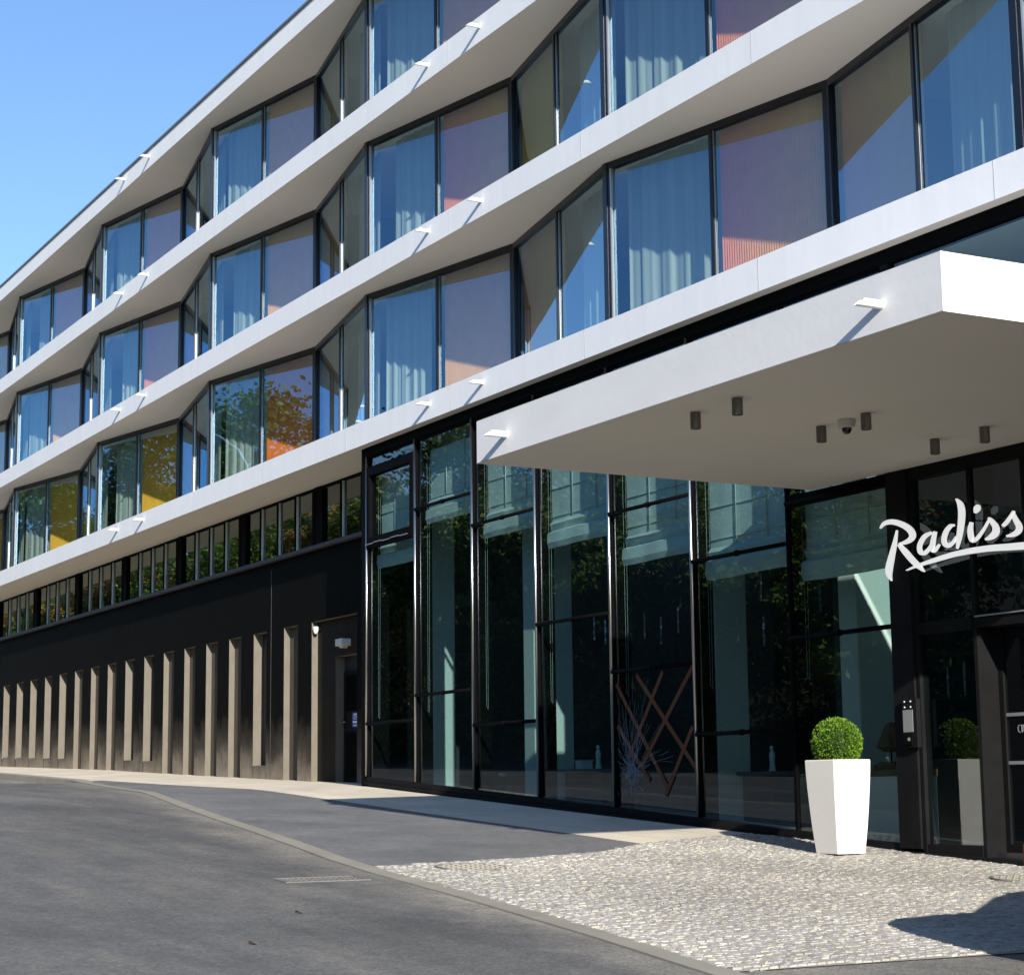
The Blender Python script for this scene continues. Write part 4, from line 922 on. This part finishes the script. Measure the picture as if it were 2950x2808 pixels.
# shattered pane: orange lattice tapes and cracks on the lower pane of the fifth bay
bay5 = [o for o in hotel.children if o.name.startswith('glazed_bay')][4]
NX = NL + .012
LT = [((22.18, 1.52), (20.80, .25)), ((21.52, 1.53), (22.40, .42)), ((20.80, 1.56), (22.1, .28)), ((22.69, 1.42), (21.45, -.02)), ((20.84, .78), (21.52, -.1)), ((22.68, .85), (21.9, .1)), ((21.9, 1.0), (21.42, .12))]
b = MB()
for i, (p_, q_) in enumerate(LT[:6]):
    b.bar(W(p_[0], NX + .0007 * i, p_[1]), W(q_[0], NX + .0007 * i, q_[1]), .055, .0006, up=Vector((0, 1, 0)).cross(W(q_[0], 0, q_[1]) - W(p_[0], 0, p_[1])).normalized()) if False else None
    P_ = Vector((p_[0], p_[1])); Q_ = Vector((q_[0], q_[1])); d = (Q_ - P_).normalized(); s = Vector((-d.y, d.x)) * .034; nn_ = NX + .0008 * i
    b.quad([W(P_.x + s.x, nn_, P_.y + s.y), W(Q_.x + s.x, nn_, Q_.y + s.y), W(Q_.x - s.x, nn_, Q_.y - s.y), W(P_.x - s.x, nn_, P_.y - s.y)])
b.build('lattice_tape', M['orange'], bay5)
b = MB(); RR = random.Random(11); cx, cz_ = 22.33, .20
def crk(p_, q_, w):
    P_ = Vector(p_); Q_ = Vector(q_); d = (Q_ - P_)
    if d.length < 1e-4: return
    d.normalize(); s = Vector((-d.y, d.x)) * w
    b.quad([W(P_.x + s.x, NX + .006, P_.y + s.y), W(Q_.x + s.x, NX + .006, Q_.y + s.y), W(Q_.x - s.x, NX + .006, Q_.y - s.y), W(P_.x - s.x, NX + .006, P_.y - s.y)])
for i in range(70):
    th = RR.uniform(.15, 2.95) if RR.random() < .75 else RR.uniform(0, 6.28); x, y = cx + RR.uniform(-.1, .1), cz_ + RR.uniform(-.08, .08); L = RR.uniform(.3, 1.45); l = 0
    while l < L:
        st = RR.uniform(.05, .16); x2 = x + math.cos(th) * st * .75; y2 = y + math.sin(th) * st
        if not (20.82 < x2 < 22.7 and -.2 < y2 < 1.55): break
        if RR.random() > .35: crk((x, y), (x2, y2), .0011 + .0012 * RR.random() * max(0, 1 - l))
        x, y = x2, y2; l += st; th += RR.uniform(-.06, .06)
for i in range(420):
    r_ = abs(RR.gauss(0, .17)); th = RR.uniform(0, 6.28); x = cx + r_ * math.cos(th); y = cz_ - .06 + r_ * math.sin(th) * .8
    if y < zb(x) + .06: continue
    L = RR.uniform(.01, .05); t2 = RR.uniform(0, 3.14); crk((x, y), (x + L * math.cos(t2), y + L * math.sin(t2)), .0018)
b.build('crack_lines', M['crack'], bay5, recalc=False)

t = thing('floor_lamp', W(57.74, -15.45, 9.45), 'pale drum shade floor lamp seen in a second floor room at the far left', 'lamp')
b = MB(); b.lathe(W(57.74, -15.45, 10.85), [(.001, 0), (.34, 0), (.26, .45), (.001, .45)], 24); b.build('lamp_shade', M['blind'], t)
b = MB(); b.tube(W(57.74, -15.45, 9.45), W(57.74, -15.45, 10.85), .02); b.tube(W(57.74, -15.45, 9.45), W(57.74, -15.45, 9.48), .15); b.build('stand', M['steel'], t)
# ------------------------------------------------------------------ copper coloured car just outside the right edge of the view
def car():
    # nose points out to the street (+n); x runs tail to nose, y across
    ac, n0, L, hw = 8.80, -13.46, 4.35, .92
    base = gz(ac, -11) ; t = thing('parked_car', W(ac, -11.4, base), 'copper brown parked car whose nose just reaches into the right edge', 'car')
    def K(x, y, z): return W(ac + y, n0 + x, base + z)
    prof = [(0, .42, 1.15, .90), (.04, .34, 1.28, .97), (.2, .32, 1.32, 1), (.5, .32, 1.30, 1), (.68, .32, 1.27, 1), (.82, .32, 1.24, 1), (.93, .32, 1.20, .98), (.98, .34, 1.12, .94), (1, .44, .95, .94)]
    b = MB(); rings = []
    for f, lo, hi, w in prof:
        x = L * f; q = hw * w
        rings.append([K(x, -q * .92, lo), K(x, q * .92, lo), K(x, q, lo + .16), K(x, q, hi - .14), K(x, q * .88, hi), K(x, -q * .88, hi), K(x, -q, hi - .14), K(x, -q, lo + .16)])
    for r0, r1 in zip(rings, rings[1:]):
        for k in range(8): b.quad([r0[k], r0[(k + 1) % 8], r1[(k + 1) % 8], r1[k]])
    b.quad(rings[0]); b.quad(rings[-1]); b.build('body', M['copper'], t)
    b = MB(); cr = []
    for f, hi, w in ((.04, 1.30, .88), (.12, 1.66, .78), (.30, 1.78, .76), (.46, 1.76, .76), (.56, 1.66, .77), (.72, 1.28, .86)):
        x = L * f; cr.append([K(x, -hw * w, hi), K(x, hw * w, hi), K(x, hw * .92, 1.05), K(x, -hw * .92, 1.05)])
    for r0, r1 in zip(cr, cr[1:]):
        for k in range(4): b.quad([r0[k], r0[(k + 1) % 4], r1[(k + 1) % 4], r1[k]])
    b.quad(cr[0]); b.quad(cr[-1]); b.build('cabin', M['carglass'], t)
    b = MB(); b.hexa([K(L * .12, -.68, 1.68), K(L * .12, .68, 1.68), K(L * .53, .68, 1.70), K(L * .53, -.68, 1.70)], [K(L * .15, -.62, 1.80), K(L * .15, .62, 1.80), K(L * .5, .62, 1.80), K(L * .5, -.62, 1.80)]); b.build('roof', M['copper'], t)
    for fx in (.19, .80):
        for sn in (-1, 1):
            y = sn * (hw - .10)
            zz_ = .32
            b = MB(); b.tube(K(L * fx, y - .10, zz_), K(L * fx, y + .10, zz_), .33, n=28); w_ = b.build('wheel', M['tyre'], t)
            b = MB(); b.tube(K(L * fx, y - .105, zz_), K(L * fx, y + .105, zz_), .21, n=20); b.build('rim', M['steel'], w_)
    for sn in (-1, 1):
        b = MB(); p = K(L - .08, sn * hw * .66, .72); b.lathe(p, [(0, -.07), (.10, -.05), (.12, 0), (.10, .05), (0, .07)], 14, sx=1.5, sy=1); b.build('headlight', M['lens'], t, smooth=True)
car()

# ------------------------------------------------------------------ trees across the street, seen in the glass
def tree_proto(name, leafm, seed, label, height=12., spread=4.2, leaves=52000):
    RR = random.Random(seed)
    t = thing(name, (0, 0, 0), label, 'tree', 'trees along the far side of the street')
    b = MB(); tips = []
    def limb(p_, d, L, r, lev):
        q_ = p_ + d * L; k = 3; prev = p_
        for s in range(k):
            nx = p_ + d * L * (s + 1) / k + Vector((RR.uniform(-1, 1), RR.uniform(-1, 1), 0)) * L * .05
            b.tube(prev, nx, r * (1 - .4 * s / k), r * (1 - .4 * (s + 1) / k), n=7, caps=False); prev = nx
        q_ = prev
        if lev >= 1: tips.append((q_, lev)); tips.append((p_.lerp(q_, .6), lev))
        if lev < 3:
            for c in range(4 if lev == 0 else 3):
                th = RR.uniform(0, 2 * math.pi); el = RR.uniform(.35, 1.1)
                dd = Vector((math.cos(th) * math.cos(el), math.sin(th) * math.cos(el), math.sin(el))); dd = (dd + d * .5).normalized()
                limb(p_.lerp(q_, RR.uniform(.55, 1)), dd, L * RR.uniform(.5, .72), r * .5, lev + 1)
    limb(Vector((0, 0, -.5)), Vector((.03, .02, 1)).normalized(), height * .42, height * .018, 0)
    b.build('trunk', M['bark'], t)
    cl = [(p_ + Vector((RR.gauss(0, .4), RR.gauss(0, .4), RR.gauss(0, .4))), RR.uniform(.5, 1.25)) for p_, l in tips]
    for i in range(64):
        u = RR.random(); th = RR.uniform(0, 6.28); z = height * (.10 + .86 * u); rr = spread * math.sqrt(max(.02, math.sin(min(1, u * .92 + .10) * math.pi))) * RR.uniform(.35, 1.05)
        cl.append((Vector((rr * math.cos(th), rr * math.sin(th), z)), RR.uniform(.6, 1.5)))
    b = MB()
    for i in range(leaves):
        c, s = cl[RR.randrange(len(cl))]
        p_ = c + Vector((RR.gauss(0, 1), RR.gauss(0, 1), RR.gauss(0, .75))) * s * .38
        if p_.z < .6: continue
        ax = Vector((RR.gauss(0, 1), RR.gauss(0, 1), RR.gauss(-.3, .7))).normalized(); bx_ = ax.cross(Vector((RR.gauss(0, 1), RR.gauss(0, 1), RR.gauss(0, 1)))).normalized()
        L_ = RR.uniform(.12, .26); w = L_ * .3
        b.quad([p_, p_ + ax * L_ * .5 + bx_ * w, p_ + ax * L_, p_ + ax * L_ * .5 - bx_ * w])
    b.build('crown', leafm, t, recalc=False)
    return t
pr_ = [tree_proto('roadside_tree', M['leaf_a'], 1, 'tall green tree across the street, mirrored in the windows', 12, 4.0), tree_proto('roadside_tree', M['leaf_b'], 5, 'tree with turning orange leaves across the street, mirrored in the windows', 12, 4.4), tree_proto('roadside_tree', M['leaf_a'], 9, 'narrow dark green tree across the street, mirrored in the windows', 12, 3.2)]
LB = [o['label'] for o in pr_]
used = [False] * 3
TOP = [(15, 10), (40, 12.3), (47, 12.0), (53, 11.2), (59, 14), (64, 18.), (70, 17.0), (77, 17.5), (84, 15.5), (90, 17.5), (100, 17), (200, 19)]
i = 0; a = 14.
while a < 168:
    n = 9.5 + 3.2 * R.random() + (2.5 if i % 2 else 0); base = roadz(a, n); hgt = pl(TOP, a) * R.uniform(.93, 1.04) - base; s = hgt / 12.2
    k = 1 if i % 3 == 1 else (0 if i % 2 == 0 else 2)
    if 61 < a < 69: k = 0
    if 73 < a < 97: k = 1 if i % 2 else 0
    src = pr_[k]
    o = src if not used[k] else copy_thing(src, (0, 0, 0), LB[k]); used[k] = True
    o.location = W(a, n, base); o.rotation_euler = (0, 0, R.uniform(0, 6.28)); o.scale = (s * R.uniform(1.05, 1.3), s * R.uniform(1.05, 1.3), s)
    a += R.uniform(4.2, 6.2); i += 1
b = MB(); RR = random.Random(21)
for i in range(90000):
    a = RR.uniform(8, 165); u = RR.random(); n = 7.6 + 6 * RR.random() + 1.0 * math.sin(a * .7); hh = (2.6 + 1.8 * math.sin(a * .37) + 1.2 * math.sin(a * 1.3 + 2))
    z = roadz(a, n) + RR.random() ** .8 * max(.8, hh) * 1.5
    p_ = W(a, n, z); ax = Vector((RR.gauss(0, 1), RR.gauss(0, 1), RR.gauss(.3, .8))).normalized(); bx_ = ax.cross(Vector((RR.gauss(0, 1), RR.gauss(0, 1), RR.gauss(0, 1)))).normalized(); L_ = RR.uniform(.16, .36)
    b.quad([p_, p_ + ax * L_ * .5 + bx_ * L_ * .22, p_ + ax * L_, p_ + ax * L_ * .5 - bx_ * L_ * .22])
o = b.build('undergrowth', M['leaf_c'], recalc=False); tag(o, 'dense bushy undergrowth on the bank across the street, mirrored in the lobby glass', 'undergrowth', kind='stuff')
# street lamp mirrored in a first floor window
t = thing('street_lamp', W(60.5, 6.2, roadz(60.5, 6.2)), 'tall pole with curved lamp arm across the street, mirrored in a window', 'street lamp')
zl = roadz(60.5, 6.2)
b = MB(); b.tube(W(60.5, 6.2, zl), W(60.5, 6.2, 11.6), .14, .10, n=10); b.build('pole', M['lens'], t)
b = MB(); pts = [(60.5, 11.2), (60.7, 12.0), (61.2, 12.7), (62.2, 13.3), (64.0, 14.0)]
for (x0, z0), (x1, z1) in zip(pts, pts[1:]): b.tube(W(x0, 6.0, z0), W(x1, 6.0, z1), .045, n=8)
b.build('arm', M['lens'], t)
b = MB(); b.box(64.0, 64.7, 5.9, 6.15, 13.9, 14.05); b.build('lamp_head', M['camwhite'], t, bevel=.03)

# ------------------------------------------------------------------ camera, light, sky
cam = bpy.data.cameras.new('camera'); co = bpy.data.objects.new('camera', cam); C.objects.link(co)
co.matrix_world = Matrix(((.480378, .141289, .865606, 0), (.876986, -.064387, -.476183, 0), (-.011546, .987872, -.154839, EYE), (0, 0, 0, 1)))
cam.sensor_fit = 'HORIZONTAL'; cam.sensor_width = 36; cam.lens = 67.73; cam.clip_end = 3000; cam.clip_start = .1
sc.camera = co
sund = Vector((1, -.245, .405)).normalized()
sl = bpy.data.lights.new('sun', 'SUN'); sl.energy = SUN_E; sl.angle = math.radians(.53); sl.color = (1, .945, .86)
so = bpy.data.objects.new('sun', sl); C.objects.link(so); so.rotation_euler = sund.to_track_quat('Z', 'Y').to_euler(); so.location = (30, -30, 40)
w = bpy.data.worlds.new('World'); sc.world = w; w.use_nodes = True; nt = w.node_tree
sky = nt.nodes.new('ShaderNodeTexSky'); sky.sky_type = 'NISHITA'; sky.sun_disc = False
sky.sun_elevation = math.asin(sund.z); sky.sun_rotation = math.atan2(sund.x, sund.y); sky.altitude = 100; sky.air_density = AIR; sky.dust_density = DUST; sky.ozone_density = OZ
mx = nt.nodes.new('ShaderNodeMix'); mx.data_type = 'RGBA'; mx.blend_type = 'MULTIPLY'; mx.inputs[0].default_value = 1; mx.inputs[7].default_value = (*SKYTINT, 1); nt.links.new(sky.outputs[0], mx.inputs[6]); nt.links.new(mx.outputs[2], nt.nodes['Background'].inputs[0]); nt.nodes['Background'].inputs[1].default_value = SKY_E
sc.view_settings.view_transform = 'Standard'; sc.view_settings.look = 'None'; sc.view_settings.exposure = 0; sc.view_settings.gamma = 1
sc.render.engine = 'CYCLES'; sc.cycles.transparent_max_bounces = 16; sc.cycles.max_bounces = 8; sc.cycles.glossy_bounces = 4
sc.cycles.sample_clamp_indirect = 4; sc.cycles.caustics_reflective = False
sc.render.resolution_x = 1024; sc.render.resolution_y = 974
